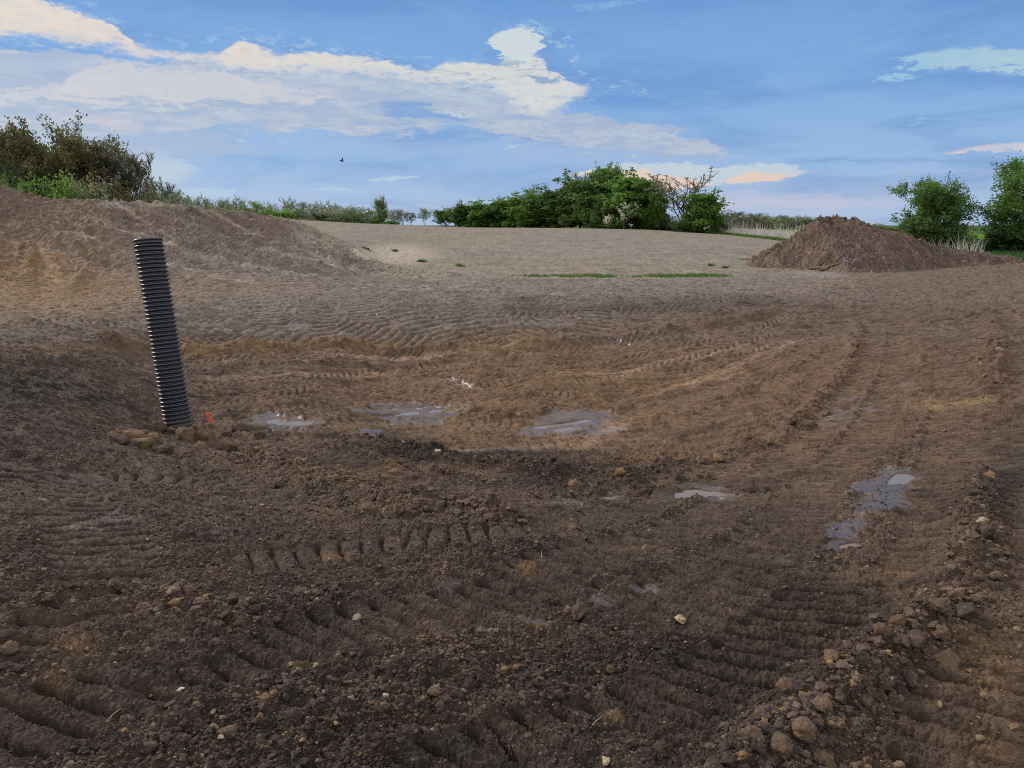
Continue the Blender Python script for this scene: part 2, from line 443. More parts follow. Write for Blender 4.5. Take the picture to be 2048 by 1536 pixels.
# ground behind the long bank, beyond the field and beyond the meadow
for px, yy, z in ((0,41,0.2),(200,41,0.1),(400,44,0.2),(550,47,0.4),(650,50,0.7),(0,50,-0.3),(200,52,-0.3),(400,56,-0.1),(560,60,0.3),
                  (0,90,-0.2),(300,100,0.2),(550,110,0.9),(0,180,0.5),(400,190,0.9),(700,200,1.0),(1000,200,0.5),(1300,200,0.1),(1600,220,0.0),(2000,300,-0.1),
                  (0,600,0.5),(1000,600,0.5),(2000,600,0.0),(0,3000,0),(1000,3000,0),(2000,3000,0)):
    dx, dz = ray(px, 450)
    WPT.append((dx * yy, yy, z))
for px in range(-40, 761, 40):           # crest of the long bank and its back slope
    py = np.interp(px, [-40, 0, 40, 80, 130, 200, 300, 400, 470, 530, 600, 650, 700, 760], [366, 374, 386, 397, 401, 404, 408, 416, 424, 431, 443, 462, 488, 510])
    yc = np.interp(px, [0, 200, 400, 600, 760], [35, 35.4, 38, 41.6, 42])
    dx, dz = ray(px, py); zc = EYE + dz * yc
    WPT.append((dx * yc, yc, zc))
    if px < 660:
        WPT.append((dx * (yc + 2.2), yc + 2.2, zc - .75)); WPT.append((dx * (yc - 1.0), yc - 1.0, zc - .42))
for a in (-36, 0, 36):
    for r in (0.5, 1.2):
        WPT.append((r * math.sin(R(a)), r * math.cos(R(a)), 0.01 * r))
WPT = np.array(WPT)
KA = 2.6
def uvw(x, y):
    r = np.hypot(x, y)
    return KA * np.arctan2(x, y), np.log(np.maximum(r, 0.3))
def tps_k(d2): return 0.5 * d2 * np.log(d2 + 1e-12)
cu, cv = uvw(WPT[:, 0], WPT[:, 1])
n = len(WPT)
K = tps_k((cu[:, None] - cu[None]) ** 2 + (cv[:, None] - cv[None]) ** 2) + np.eye(n) * 2e-4
P = np.stack([np.ones(n), cu, cv], 1)
A = np.zeros((n + 3, n + 3)); A[:n, :n] = K; A[:n, n:] = P; A[n:, :n] = P.T
sol = np.linalg.solve(A, np.concatenate([WPT[:, 2], np.zeros(3)]))
LA = np.linspace(R(-37) * KA, R(37) * KA, 420)
LV = np.linspace(math.log(0.3), math.log(3200), 1100)
gu, gv = np.meshgrid(LA, LV, indexing='ij')
LZ = np.full(gu.shape, sol[n]) + sol[n + 1] * gu + sol[n + 2] * gv
for i in range(n):
    LZ += sol[i] * tps_k((gu - cu[i]) ** 2 + (gv - cv[i]) ** 2)
def base_z(x, y):
    x = np.asarray(x, dtype=np.float64); y = np.asarray(y, dtype=np.float64)
    az = np.arctan2(x, y); lv = np.log(np.clip(np.hypot(x, y), 0.3, 3199))
    fa = (np.clip(az, R(-36.9), R(36.9)) * KA - LA[0]) / (LA[1] - LA[0]); fv = (lv - LV[0]) / (LV[1] - LV[0])
    ia = np.clip(fa.astype(int), 0, len(LA) - 2); iv = np.clip(fv.astype(int), 0, len(LV) - 2)
    ta = fa - ia; tv = fv - iv
    z = (LZ[ia, iv] * (1 - ta) + LZ[ia + 1, iv] * ta) * (1 - tv) + (LZ[ia, iv + 1] * (1 - ta) + LZ[ia + 1, iv + 1] * ta) * tv
    k = np.clip((np.abs(az) - R(60)) / R(60), 0, 1); k = k * k * (3 - 2 * k)
    return z * (1 - k)

def hit(px, py, y0=1.2, y1=400.0):
    """where the line of sight through a pixel first meets the land"""
    dx, dz = ray(px, py)
    ys = np.exp(np.linspace(math.log(y0), math.log(y1), 2600))
    g = EYE + dz * ys - base_z(dx * ys, ys)
    k = np.argmax(g < 0) if (g < 0).any() else len(ys) - 1
    yy = ys[max(k, 0)]
    return dx * yy, yy, float(base_z(dx * yy, yy))

def to_px(x, y, z):
    """photograph pixel of a world point (used to look up which patch of soil a vertex belongs to)"""
    zz = z - EYE
    f = y * CP - zz * SP
    f = np.maximum(f, 1e-3)
    return 1024 + FPX * x / f, 768 - FPX * (y * SP + zz * CP) / f

# ------------------------------------------------------------------ tracks, ridges, soil patches
def sm(x, a, b):
    t = np.clip((x - a) / (b - a), 0, 1)
    return t * t * (3 - 2 * t)

def world_line(pts, n=None):
    w = []
    for p in pts:
        w.append(hit(*p)[:2])
    w = np.array(w)
    # Catmull-Rom through the points
    out = []
    q = np.vstack([2 * w[0] - w[1], w, 2 * w[-1] - w[-2]])
    for i in range(1, len(q) - 2):
        L = np.linalg.norm(q[i + 1] - q[i])
        m = max(2, int(L / 0.45)); m = min(m, 24)
        for k in range(m):
            t = k / m
            out.append(0.5 * ((2 * q[i]) + (-q[i - 1] + q[i + 1]) * t + (2 * q[i - 1] - 5 * q[i] + 4 * q[i + 1] - q[i + 2]) * t * t
                              + (-q[i - 1] + 3 * q[i] - 3 * q[i + 1] + q[i + 2]) * t ** 3))
    out.append(q[-2])
    return np.array(out)

def line_st(x, y, L, hw, want_d=False):
    """indices of points within hw of the line, with distance along and across it"""
    m = (x > L[:, 0].min() - hw) & (x < L[:, 0].max() + hw) & (y > L[:, 1].min() - hw) & (y < L[:, 1].max() + hw)
    idx = np.nonzero(m)[0]
    if len(idx) == 0: return idx, None, None
    px, py = x[idx], y[idx]
    best = np.full(len(idx), 1e9); s = np.zeros(len(idx)); t = np.zeros(len(idx))
    acc = 0.0
    for a, b in zip(L[:-1], L[1:]):
        d = b - a; ln = math.hypot(*d)
        if ln < 1e-6: continue
        ux, uy = d / ln
        rx, ry = px - a[0], py - a[1]
        al = rx * ux + ry * uy; ac = rx * uy - ry * ux
        ex = np.maximum(np.maximum(-al, al - ln), 0)
        dd = np.hypot(ac, ex)
        up = dd < best
        best = np.where(up, dd, best); s = np.where(up, acc + al, s); t = np.where(up, ac, t)
        acc += ln
    k = best < hw
    if want_d: return idx[k], s[k], best[k]
    return idx[k], s[k], t[k]

# (line in photograph pixels, half width m, bar pitch m, bar depth m, kind, strength)
TR = [
 # near dozer prints
 ([(-80,1480),(60,1430),(200,1385),(350,1335),(470,1302),(600,1272),(740,1246),(900,1215),(1060,1180),(1230,1135)], .25, .145, .062, 'bar', 1.0),
 ([(-60,1300),(60,1230),(200,1180),(330,1165)], .24, .165, .045, 'bar', .85),
 ([(480,1120),(640,1105),(800,1085),(1000,1066),(1150,1050),(1330,1000),(1480,940)], .24, .13, .034, 'bar', .8),
 ([(260,1240),(230,1150),(180,1060),(110,990),(20,940)], .26, .165, .045, 'bar', .9),
 ([(850,1600),(1040,1520),(1200,1480),(1400,1400),(1520,1330),(1620,1240),(1700,1150)], .25, .14, .052, 'bar', .95),
 ([(1990,1600),(2010,1480),(2000,1350),(2010,1200),(2020,1080),(2010,960),(2000,850)], .30, .15, .055, 'bar', 1.0),
 ([(1280,1240),(1400,1180),(1500,1120),(1580,1040),(1660,950),(1740,860),(1790,760),(1800,680),(1790,620)], .28, .15, .046, 'bar', .95),
 ([(1050,1160),(1200,1110),(1350,1060),(1470,1000),(1560,930),(1640,860),(1700,780),(1740,700),(1745,640)], .26, .15, .040, 'bar', .9),
 ([(1880,1250),(1880,1120),(1890,1000),(1900,900),(1910,800),(1900,720)], .28, .15, .046, 'bar', .95),
 ([(1080,1010),(1240,985),(1390,955),(1500,905),(1590,850),(1640,780),(1665,710),(1665,650)], .26, .15, .038, 'bar', .9),
 ([(640,985),(800,1000),(950,1012),(1080,1040)], .26, .15, .034, 'bar', .85),
 ([(0,1000),(150,960),(300,960),(480,975),(620,1010)], .26, .15, .034, 'bar', .85),
 ([(420,905),(560,900),(700,930),(850,975),(1000,990)], .26, .15, .034, 'bar', .8),
 # pit floor, machines turning
 ([(390,800),(520,790),(700,775),(900,775),(1080,770),(1250,745),(1400,705),(1540,665)], .34, .19, .036, 'chev', .9),
 ([(390,760),(560,755),(760,738),(950,735),(1150,725),(1350,690),(1500,655),(1600,625)], .34, .19, .036, 'chev', .9),
 ([(230,715),(400,722),(600,716),(800,712),(1000,708),(1200,692),(1360,665)], .28, .19, .028, 'chev', .9),
 ([(560,830),(700,812),(900,806),(1080,800),(1260,775),(1420,735),(1560,690)], .32, .19, .022, 'chev', .8),
 ([(760,880),(900,860),(1060,860),(1200,850),(1350,810),(1480,765),(1600,715),(1680,665)], .32, .19, .02, 'bar', .8),
 ([(900,905),(1050,895),(1200,888),(1320,868),(1440,830),(1540,780),(1610,730),(1655,690)], .28, .19, .02, 'bar', .8),
 ([(420,850),(500,840),(620,850),(760,850),(900,840)], .30, .19, .022, 'bar', .7),
 # top of the bank
 ([(60,655),(180,668),(330,690),(480,688),(640,684),(800,683),(980,680),(1180,672)], .26, .21, .045, 'chev', 1.0),
 ([(60,640),(220,652),(360,668),(480,672),(600,676)], .28, .22, .048, 'chev', 1.0),
 ([(330,640),(480,640),(640,638),(800,633),(960,630),(1140,624),(1300,614),(1440,600)], .30, .22, .045, 'chev', .9),
 ([(240,612),(420,612),(600,606),(800,600),(1000,598),(1200,592),(1400,583)], .30, .22, .026, 'chev', .7),
 ([(600,588),(800,583),(1000,580),(1200,576),(1400,572),(1600,572)], .30, .22, .022, 'chev', .5),
 ([(1180,635),(1320,622),(1450,604),(1560,590),(1680,584)], .28, .22, .026, 'chev', .8),
 ([(535,618),(545,660),(552,690)], .42, .24, .06, 'bar', 1.0),
 ([(636,620),(655,665),(668,690)], .38, .24, .06, 'bar', 1.0),
 ([(730,605),(742,650),(755,690)], .45, .24, .065, 'bar', 1.0),
 ([(805,618),(860,662),(925,690)], .42, .26, .065, 'bar', 1.0),
 ([(890,615),(950,660),(1000,685)], .42, .26, .065, 'bar', 1.0),
 ([(1120,632),(1060,660),(1020,690)], .40, .24, .06, 'bar', 1.0),
 ([(1195,602),(1192,645),(1180,672)], .45, .24, .06, 'bar', 1.0),
 ([(670,650),(760,672),(860,690)], .42, .24, .06, 'bar', 1.0),
 ([(480,655),(560,675),(620,695)], .40, .30, .045, 'bar', .9),
 ([(965,606),(990,650),(1010,676)], .40, .30, .040, 'bar', .8),
 ([(1285,600),(1310,635),(1330,655)], .40, .30, .035, 'bar', .7),
 # up the long bank
 ([(640,560),(520,545),(400,515),(290,480),(180,440),(110,420)], .34, .2, .045, 'bar', .9),
 ([(860,566),(760,560),(640,535),(520,500),(420,465),(330,436),(230,415)], .34, .2, .045, 'bar', .9),
 ([(420,590),(300,570),(170,530),(90,490),(40,455)], .34, .2, .040, 'bar', .8),
 ([(700,545),(620,515),(540,480),(470,450),(400,428)], .34, .2, .040, 'bar', .8),
 ([(60,640),(60,590),(50,530),(40,480)], .34, .2, .05, 'bar', .9),
 ([(160,610),(150,560),(140,510),(110,470)], .34, .2, .04, 'bar', .8),
 # plateau on the right
 ([(2060,600),(1900,600),(1760,590),(1620,580),(1450,585)], .36, .17, .03, 'bar', .6),
 ([(2060,660),(1950,640),(1850,622),(1740,612)], .36, .17, .03, 'bar', .6),
 ([(2060,740),(1960,700),(1880,660),(1800,640)], .32, .17, .03, 'bar', .7),
]
TRW = [(world_line(t[0]),) + t[1:] for t in TR]

# spilled ridges of loose soil: (line, half width, height)
RD = [
 ([(1460,1580),(1560,1480),(1680,1380),(1790,1300),(1880,1210),(1940,1120),(1955,1030),(1960,940)], .15, .085),
 ([(1240,965),(1330,945),(1440,925),(1560,880),(1620,820),(1690,745),(1712,690),(1715,650)], .16, .075),
 ([(1090,1000),(1200,990),(1330,985),(1420,950)], .12, .05),
 ([(180,690),(280,697),(420,702),(580,700),(740,697),(900,698),(1060,694),(1180,686),(1330,668),(1480,642),(1560,622)], .20, .13),
 ([(20,648),(110,662),(190,682),(260,700)], .22, .12),
 ([(690,885),(760,900),(850,915),(960,932),(1080,950),(1200,962),(1280,968)], .30, .13),
 ([(760,928),(860,950),(1000,972)], .12, .06),
 ([(400,742),(520,735),(700,728),(900,722)], .12, .04),
 ([(960,845),(1060,830),(1120,815)], .12, .05),
 ([(480,915),(600,945),(700,985),(800,1010),(950,1035),(1080,1050)], .32, .07),
 ([(700,490),(740,520),(800,545),(880,552),(960,552)], .30, .10),
 ([(660,552),(520,528),(400,500),(290,470),(180,430)], .22, .16),
 ([(760,548),(640,520),(520,488),(420,455),(330,428)], .22, .16),
 ([(600,470),(520,452),(440,436),(360,424)], .25, .14),
 ([(420,575),(300,552),(190,520),(110,478)], .22, .14),
 ([(0,455),(60,470),(120,500)], .25, .18),
 ([(840,560),(740,540),(680,520),(620,498)], .2, .12),
 ([(60,560),(62,520),(60,490)], .25, .15),
 ([(150,580),(170,545)], .3, .14),
 ([(1840,622),(1930,632),(2060,640)], .3, .12),
 ([(1980,780),(1990,700),(1985,640)], .22, .1),
 ([(1550,760),(1620,720),(1660,690)], .12, .05),
 ([(0,1240),(120,1200),(300,1200),(430,1230),(560,1215),(700,1190)], .12, .035),
]
RDW = [(world_line(t[0]), t[1], t[2]) for t in RD]

# standing water: (line, half width m) ; the ground is levelled to the water there
PD = [
 ([(690,871),(722,872)], .18),
 ([(710,828),(770,830),(830,826),(880,820)], .11),
 ([(870,822),(905,818)], .12),
 ([(1075,854),(1130,849),(1175,841)], .085),
 ([(1118,860),(1140,857)], .08),
 ([(893,757),(925,766),(965,776)], .13),
 ([(550,841),(575,845),(605,846)], .13),
 ([(1400,988),(1460,984),(1515,981)], .17),
 ([(1110,997),(1170,996),(1225,993)], .085),
 ([(1700,1092),(1712,1086)], .05),
 ([(1220,688),(1250,687)], .20),
 ([(1000,832),(1030,829)], .15),
 ([(1790,962),(1812,950)], .06),
]
PDW = []
for ln_, hw in PD:
    L = world_line(ln_)
    PDW.append([L, hw, None])
for p in PDW:
    L, hw = p[0], p[1]
    zs = [float(base_z(a + dx * hw, b + dy * hw)) for a, b in L for dx, dy in ((0, 0), (1, 0), (-1, 0), (0, 1), (0, -1))]
    p[2] = min(zs) - 0.005

# glistening wet smears in photograph pixels (cx, cy, rx, ry, strength)
WET = [(1800,955,62,24,1),(1772,985,85,28,1),(1740,1015,92,28,.85),(1718,1050,70,24,.8),(1695,1092,42,12,.9),(1455,985,90,14,.8),(1150,996,90,8,.7),(820,825,130,20,1),(1140,848,110,26,1),
       (720,872,60,9,1),(560,838,70,16,.9),(1320,700,60,8,.2),(930,765,50,10,.3),(600,655,40,8,.9),(500,660,30,8,.6),(700,670,30,6,.5),(900,650,60,8,.6),(1050,648,110,6,.7),
       (1230,688,50,6,.35),(430,655,50,8,.5),(600,845,120,22,.5),(1070,1236,50,12,.8),(1240,1185,30,10,.7),(1330,1152,40,12,.7),(420,1010,90,16,.3),
       (430,1070,80,14,.35),(60,1120,90,16,.3),(40,1010,50,10,.3),(640,1235,80,20,.35),(880,1180,60,20,.3),(1700,820,90,40,.45),(1760,780,80,40,.35),(2000,950,60,30,.4),
       (1880,660,60,20,.4),(1640,545,70,14,.6),(1010,575,30,10,.5),(190,1060,120,30,.4),(950,1258,40,10,.6),(740,1200,40,16,.3),(1560,930,60,20,.3)]

PAL = dict(dark=(.074,.050,.038), brown=(.128,.083,.055), red=(.152,.089,.053), clay=(.212,.126,.060), tan=(.27,.175,.085),
           grey=(.192,.153,.124), pale=(.33,.27,.215), field=(.225,.190,.153), fieldw=(.240,.194,.145), black=(.036,.0255,.020),
           green=(.05,.085,.025), verge=(.035,.07,.02))
# patches of different soil in photograph pixels (cx, cy, rx, ry, colour, strength)
SOIL = [(1024,1536,1800,420,'dark',1),(1024,1050,1500,230,'dark',.75),(1024,800,1500,150,'brown',.9),(1100,790,620,110,'red',.75),(1100,850,420,70,'clay',.42),
        (1700,760,420,200,'red',.6),(1900,1050,300,260,'brown',.5),(1950,1350,220,240,'brown',.6),(800,990,520,60,'brown',.55),(420,900,200,40,'brown',.6),
        (100,790,260,110,'black',.75),(60,900,260,90,'dark',.8),(250,760,120,30,'brown',.3),(720,880,120,14,'black',.8),(900,915,240,24,'black',.85),(1120,948,170,26,'black',.95),(1010,960,200,14,'dark',.7),(2030,940,70,120,'black',.5),(120,960,240,50,'dark',.7),(560,1180,400,80,'black',.2),(1300,1300,500,160,'black',.2),(930,950,90,12,'clay',.5),(760,935,60,8,'clay',.5),
        (1024,640,1600,46,'grey',.55),(1024,600,1600,36,'grey',.85),(700,698,620,10,'clay',.55),(450,695,220,14,'clay',.6),(1000,672,120,12,'clay',.5),(1330,660,230,12,'red',.5),
        (1500,640,260,30,'brown',.6),(1350,612,240,16,'black',.38),(1100,618,300,10,'black',.25),(1000,760,300,20,'clay',.25),(1250,750,400,60,'clay',.22),
        (1800,640,300,50,'brown',.65),(2000,630,120,40,'brown',.6),(1500,602,120,14,'black',.3),
        (300,520,700,100,'grey',.9),(60,540,180,70,'clay',.85),(120,590,200,36,'clay',.6),(40,600,120,36,'tan',.28),(350,575,220,22,'clay',.22),(100,440,300,60,'brown',.25),(500,470,300,30,'brown',.2),
        (560,470,130,24,'brown',.3),(640,480,70,26,'pale',.45),(300,412,160,10,'pale',.4),(600,440,60,8,'pale',.5),
        (1700,560,420,30,'grey',.5),(1640,548,80,14,'pale',.5),(1900,565,240,36,'brown',.35),
        (180,830,60,12,'brown',.3),(1300,918,70,16,'clay',.6),(60,1350,40,30,'clay',.35),(90,1290,45,16,'clay',.5),(1050,1135,30,14,'clay',.6),(1080,1250,40,8,'clay',.5),(640,1340,26,10,'clay',.4),
        (900,1245,40,8,'clay',.4),(640,1110,40,8,'clay',.5),(1920,808,70,9,'tan',.8),(1840,815,40,7,'tan',.6),(2010,1480,60,50,'clay',.5),(1990,1350,50,40,'clay',.4)]
STREAKS = [world_line(q) for q in ([(640,556),(520,540),(400,512),(300,482),(200,448)],[(700,540),(620,515),(540,483),(470,452),(420,432)],[(850,560),(740,548),(640,528),(560,505)],
           [(330,470),(270,440),(240,418)],[(480,560),(360,540),(250,510),(130,470)],[(700,520),(640,495),(590,470)],[(120,560),(90,530),(70,495)],[(900,575),(700,572),(500,566)],[(1100,588),(900,580),(700,578)],
           [(1000,700),(900,712),(700,715),(500,722)],[(760,745),(600,752),(450,760)],[(1450,700),(1300,735),(1150,750)],[(1560,690),(1450,750),(1300,790)],[(1200,860),(1080,900),(960,905)])]
FIELD_POLY = np.array([(560,432),(640,462),(690,498),(720,520),(790,536),(880,548),(960,556),(1060,559),(1250,559),(1460,557),(1530,540),(1600,526),(1700,500),(1700,380),(560,380)], float)
def in_poly(px, py, poly):
    c_ = np.zeros(px.shape, bool)
    j = len(poly) - 1
    for i in range(len(poly)):
        xi, yi = poly[i]; xj, yj = poly[j]
        cond = ((yi > py) != (yj > py)) & (px < (xj - xi) * (py - yi) / (yj - yi + 1e-9) + xi)
        c_ ^= cond; j = i
    return c_
RC_PX = [-900,0,500,560,700,900,1300,1450,1560,1610,1700,1900,2048,3000]
RC_R =  [60,60,66,132,131,128,119,109,86,72,60,50,49,49]

def terrain(x, y, full=True):
    """height, soil colour, wetness and land class of points"""
    x = x.astype(np.float64); y = y.astype(np.float64)
    r = np.hypot(x, y)
    z0 = base_z(x, y)
    px, py = to_px(x, y, z0)
    behind = y < 0.3
    px = np.where(behind, 1024 + 900 * np.sign(x), px); py = np.where(behind, 1700, py)
    px = np.clip(px, -1500, 3500); py = np.clip(py, 300, 2400)
    jx = vnoise(x * .8, y * .8, 3); jy = vnoise(x * .8 + 50, y * .8, 4)
    k = np.minimum(60, 260 / np.maximum(r, 1.5))
    pxw = px + jx * k * 2.2; pyw = py + jy * k * .8
    rc = np.interp(px, RC_PX, RC_R)
    fieldm = in_poly(px + jx * 14, py + jy * 3.0, FIELD_POLY) & (r < rc)
    meadow = r > rc
    cls = np.zeros(len(x), np.int8); cls[fieldm] = 1; cls[meadow] = 2
    soilm = (cls == 0)
    near = sm(r, 70, 30)
    # ---- height
    z = z0.copy()
    z += .035 * fbm(x * .55, y * .55, 11, 3) * np.where(soilm, 1, .4)
    bank = sm(py, 570, 520) * sm(px, 1000, 700) * soilm        # the long loose bank on the left
    z += bank * (.05 * fbm(x * .45, y * .45, 21, 3) + .14 * np.abs(vnoise(x * 1.3, y * 1.3, 22)))
    rough = .55 + .45 * sm(fbm(x * .5, y * .5, 31, 2), -.3, .4)
    rough = np.where(soilm, rough, .3)
    zt = np.zeros(len(x)); trk = np.zeros(len(x)); bars = np.zeros(len(x)); ridge = np.zeros(len(x))
    wob = vnoise(x * 2.2, y * 2.2, 41) * .04
    fade = vnoise(x * 1.1, y * 1.1, 43)
    for L, hw, pitch, dep, kind, st in TRW:
        idx, s, t = line_st(x, y, L, hw * 1.25)
        if len(idx) == 0: continue
        t = t + wob[idx] * .8; s = s + wob[idx] * .5
        a = np.abs(t) / hw
        m = sm(a, 1.08, .88) * st * (1 if (dep > .055 and pitch > .2) else sm(fade[idx], -.3, .05) if kind == 'chev' else sm(fade[idx], -.5, -.15))
        if kind == 'chev': ph = (s + np.abs(t) * 1.0 * (1 if st > .85 else -1)) / pitch
        else: ph = (s + t * (-.38 if L[:, 1].max() - L[:, 1].min() < 2.6 and L[:, 1].min() < 4 else .1) + .02 * vnoise(s * 4, t * 4, 5)) / pitch
        f = ph - np.floor(ph)
        groove = np.exp(-((f - .5) / .115) ** 2)
        hump = np.cos((f) * 2 * np.pi) * .5
        dp = dep * (1.25 if kind == 'bar' else 2.0) * (1.15 if L[:, 1].mean() < 9 else 1.0)
        b = -dp * 1.25 * groove + dp * .2 * hump + .012 * (vnoise(s * 3.1, t * 7, 47) + .6 * vnoise(s * 9, t * 14, 48))
        edge = np.exp(-((a - 1.05) / .14) ** 2) * .018 * st
        tot = np.hypot(*np.diff(L, axis=0).T).sum()
        m = m * sm(s, -.1, .12) * sm(tot - s, -.1, .12)
        zt[idx] = zt[idx] * (1 - m) + m * (b - .012) + edge * m
        trk[idx] = np.maximum(trk[idx], m)
        bars[idx] = np.maximum(bars[idx], m * groove)
    z += zt
    for L, hw, hh in RDW:
        idx, s, t = line_st(x, y, L, hw * 2.4)
        if len(idx) == 0: continue
        tot = np.hypot(*np.diff(L, axis=0).T).sum()
        q = np.exp(-(t / hw) ** 2 * 1.3) * (.65 + .7 * sm(vnoise(s * 1.6 + hh * 99, t * 1.5, 7), -.5, .5)) * np.clip(np.minimum(1, 1.0), 0, 1)
        q *= sm(np.abs(t), hw * 2.3, hw * 1.2) * sm(s, -.1, .35) * sm(tot - s, -.1, .35)
        z[idx] += q * hh
        ridge[idx] = np.maximum(ridge[idx], np.minimum(q, 1))
        trk[idx] *= (1 - .8 * np.minimum(q, 1))
    # crumb: lumps of several sizes
    loose = np.clip(rough * (1 - .85 * trk) + .8 * ridge, 0, 1.4)
    sel = np.nonzero((r < 62) & (cls == 0))[0]
    lumpid = np.zeros(len(x))
    xs, ys = x[sel], y[sel]
    wx = xs + .03 * vnoise(xs * 9, ys * 9, 51); wy = ys + .03 * vnoise(xs * 9 + 7, ys * 9, 52)
    patch = sm(fbm(xs * .9, ys * .9, 53, 2), -.35, .45)
    zz = np.zeros(len(sel)); li = np.zeros(len(sel))
    h, i_ = worley_lumps(wx / .19, wy / .19, 61, .22); amp = .19 * .42
    zz += h * amp * loose[sel] * (.35 + .65 * patch + .6 * ridge[sel])
    h, i_ = worley_lumps(wx / .085, wy / .085, 71, .55); amp = .085 * .62
    zz = np.maximum(zz, 0) + h * amp * loose[sel] * (.45 + .6 * patch); li = np.where(h > .12, i_, li)
    nr = np.nonzero(r[sel] < 14)[0]
    h, i_ = worley_lumps(wx[nr] / .038, wy[nr] / .038, 81, .8); zz[nr] += h * .038 * 1.0 * np.minimum(loose[sel][nr] + .15, 1); li[nr] = np.where(h > .2, i_, li[nr])
    nr = np.nonzero(r[sel] < 7)[0]
    h, i_ = worley_lumps(wx[nr] / .018, wy[nr] / .018, 91, .9); zz[nr] += h * .018 * 1.0
    nr = np.nonzero(r[sel] < 4.2)[0]
    h, i_ = worley_lumps(wx[nr] / .0095, wy[nr] / .0095, 93, .9); zz[nr] += h * .0095 * .9
    # cracked, smeared texture
    soft = 1 - .72 * np.minimum(trk[sel], 1)
    nearf = .42 + .58 * sm(r[sel], 4, 13)
    zz -= (.050 * np.abs(vnoise(xs * 1.7, ys * 1.7, 95)) * (.5 + .5 * nearf) + .030 * (.4 + .6 * nearf) * np.abs(vnoise(xs * 4.1, ys * 4.1, 96)) * (1 + bank[sel])) * soft
    zz -= .022 * np.abs(vnoise(xs * 9, ys * 6, 97)) * soft * nearf * (1 + .8 * bank[sel])
    zz -= .014 * np.abs(vnoise(xs * 21, ys * 15, 98)) * sm(r[sel], 15, 6) * (.5 + .7 * patch) * (.35 + .65 * soft) * (.4 + .6 * nearf)
    # pressed flakes and torn plates with sharp edges, drawn out across the direction of travel
    fw = .25 * vnoise(xs * 1.3, ys * 1.3, 301)
    yr = ys + fw + xs * .05
    for sx_, sy_, am, rmax, seed_ in ((.55, .20, .034, 99, 311), (.30, .105, .026, 99, 313), (.13, .05, .013, 24, 315), (.055, .024, .006, 9, 317)):
        nr = np.nonzero(r[sel] < rmax)[0] if rmax < 99 else np.arange(len(sel))
        nz_ = vnoise(xs[nr] / sx_, yr[nr] / sy_, seed_)
        zz[nr] += am * (sm(nz_, .02, .10) + .7 * sm(nz_, .24, .30)) * (.30 + .70 * soft[nr]) * (1 + .8 * bank[sel][nr]) * nearf[nr] * .72
    nr = np.nonzero(r[sel] < 6)[0]
    zz[nr] -= .007 * np.abs(vnoise(xs[nr] * 47, ys[nr] * 47, 99)) + .004 * vnoise(xs[nr] * 95, ys[nr] * 95, 100)
    far = sm(r[sel], 14, 30)
    zz += far * .03 * np.abs(vnoise(xs * 3.1, ys * 3.1, 103)) + bank[sel] * (.13 * np.maximum(fbm(xs * 2.1, ys * 2.1, 105, 4), 0) + .09 * sm(vnoise(xs * 5, ys * 5, 107), .1, .5))
    z[sel] += zz
    lumpid[sel] = li
    det0 = z - z0
    f_ = cls == 1
    z[f_] += .02 * vnoise(x[f_] * 3, y[f_] * 3, 111) + .012 * vnoise(x[f_] * 9, y[f_] * 9, 112)
    # wetness, then water
    wet = np.zeros(len(x))
    wbrk = fbm(x * 2.6, y * 2.6, 125, 4) + .8 * fbm(x * .9, y * 2.2, 127, 2) + .25
    for cx, cy, rx, ry, st in WET:
        d = ((pxw - cx) / rx) ** 2 + ((pyw - cy) / ry) ** 2
        wet = np.maximum(wet, st * sm(d + .9 * wbrk, 1.6, .3))
    wetn = sm(fbm(x * 1.7, y * 1.7, 121, 3), .1, .55)
    wet = np.clip(wet + .28 * wetn * soilm * sm(py, 560, 700), 0, 1) * soilm
    zd = np.zeros(len(x)); zd[sel] = zz
    z -= zd * .8 * sm(wet, .3, .8)
    for L, hw, zw in PDW:
        idx, s, t = line_st(x, y, L, hw * 2.6, True)
        if len(idx) == 0: continue
        q = sm(t, hw * 1.6, hw * 1.3) * sm(np.abs(t) + 1.0 * hw * vnoise(x[idx] * 2.6, y[idx] * 2.6, 131) + .6 * hw * vnoise(x[idx] * 9, y[idx] * 9, 133), hw * 1.5, hw * .6)
        ends = 1.0
        det = z[idx] - z0[idx]
        z[idx] = z[idx] * (1 - q) + (zw - .020 + np.clip(det, -.02, .2) * .75) * q
        z[idx] = np.where(q < .35, np.maximum(z[idx], zw + .008), z[idx])
        wet[idx] = np.maximum(wet[idx], q)
    # flattened smears where it is wet
    # ---- colour
    C = np.zeros((len(x), 3)); C[:] = PAL['brown']
    cn = fbm(x * .9, y * .9, 141, 3)
    for cx, cy, rx, ry, nm, st in SOIL:
        d = ((pxw - cx) / rx) ** 2 + ((pyw - cy) / ry) ** 2
        w = st * np.exp(-d * 1.1) * np.clip(1 + .9 * cn, .25, 1.5)
        w = np.clip(w * 1.25, 0, 1)[:, None]
        C = C * (1 - w) + np.array(PAL[nm]) * w
    # mottling that is in the soil itself: yellow clay and dark topsoil mixed by the machines
    m1 = sm(fbm(x * 2.3, y * 2.3, 151, 4), .28, .62)[:, None] * .42
    clay_here = np.clip(.35 + .9 * sm(px, 1500, 2050) * sm(py, 700, 1100) + .4 * sm(py, 980, 800), 0, 1)[:, None]
    C = C * (1 - m1 * clay_here) + np.array(PAL['clay']) * m1 * clay_here
    m2 = sm(fbm(x * 1.1 + 30, y * 1.1, 161, 3), .1, .5)[:, None] * .62
    C = C * (1 - m2) + C * .58 * m2
    C = C * (1 - .38 * wet)[:, None]          # damp soil is darker soil
    pale = ((li_ := lumpid) > .95)[:, None] & (r < 12)[:, None]
    C = np.where(pale, C * .6 + np.array(PAL['tan']) * .35, C)
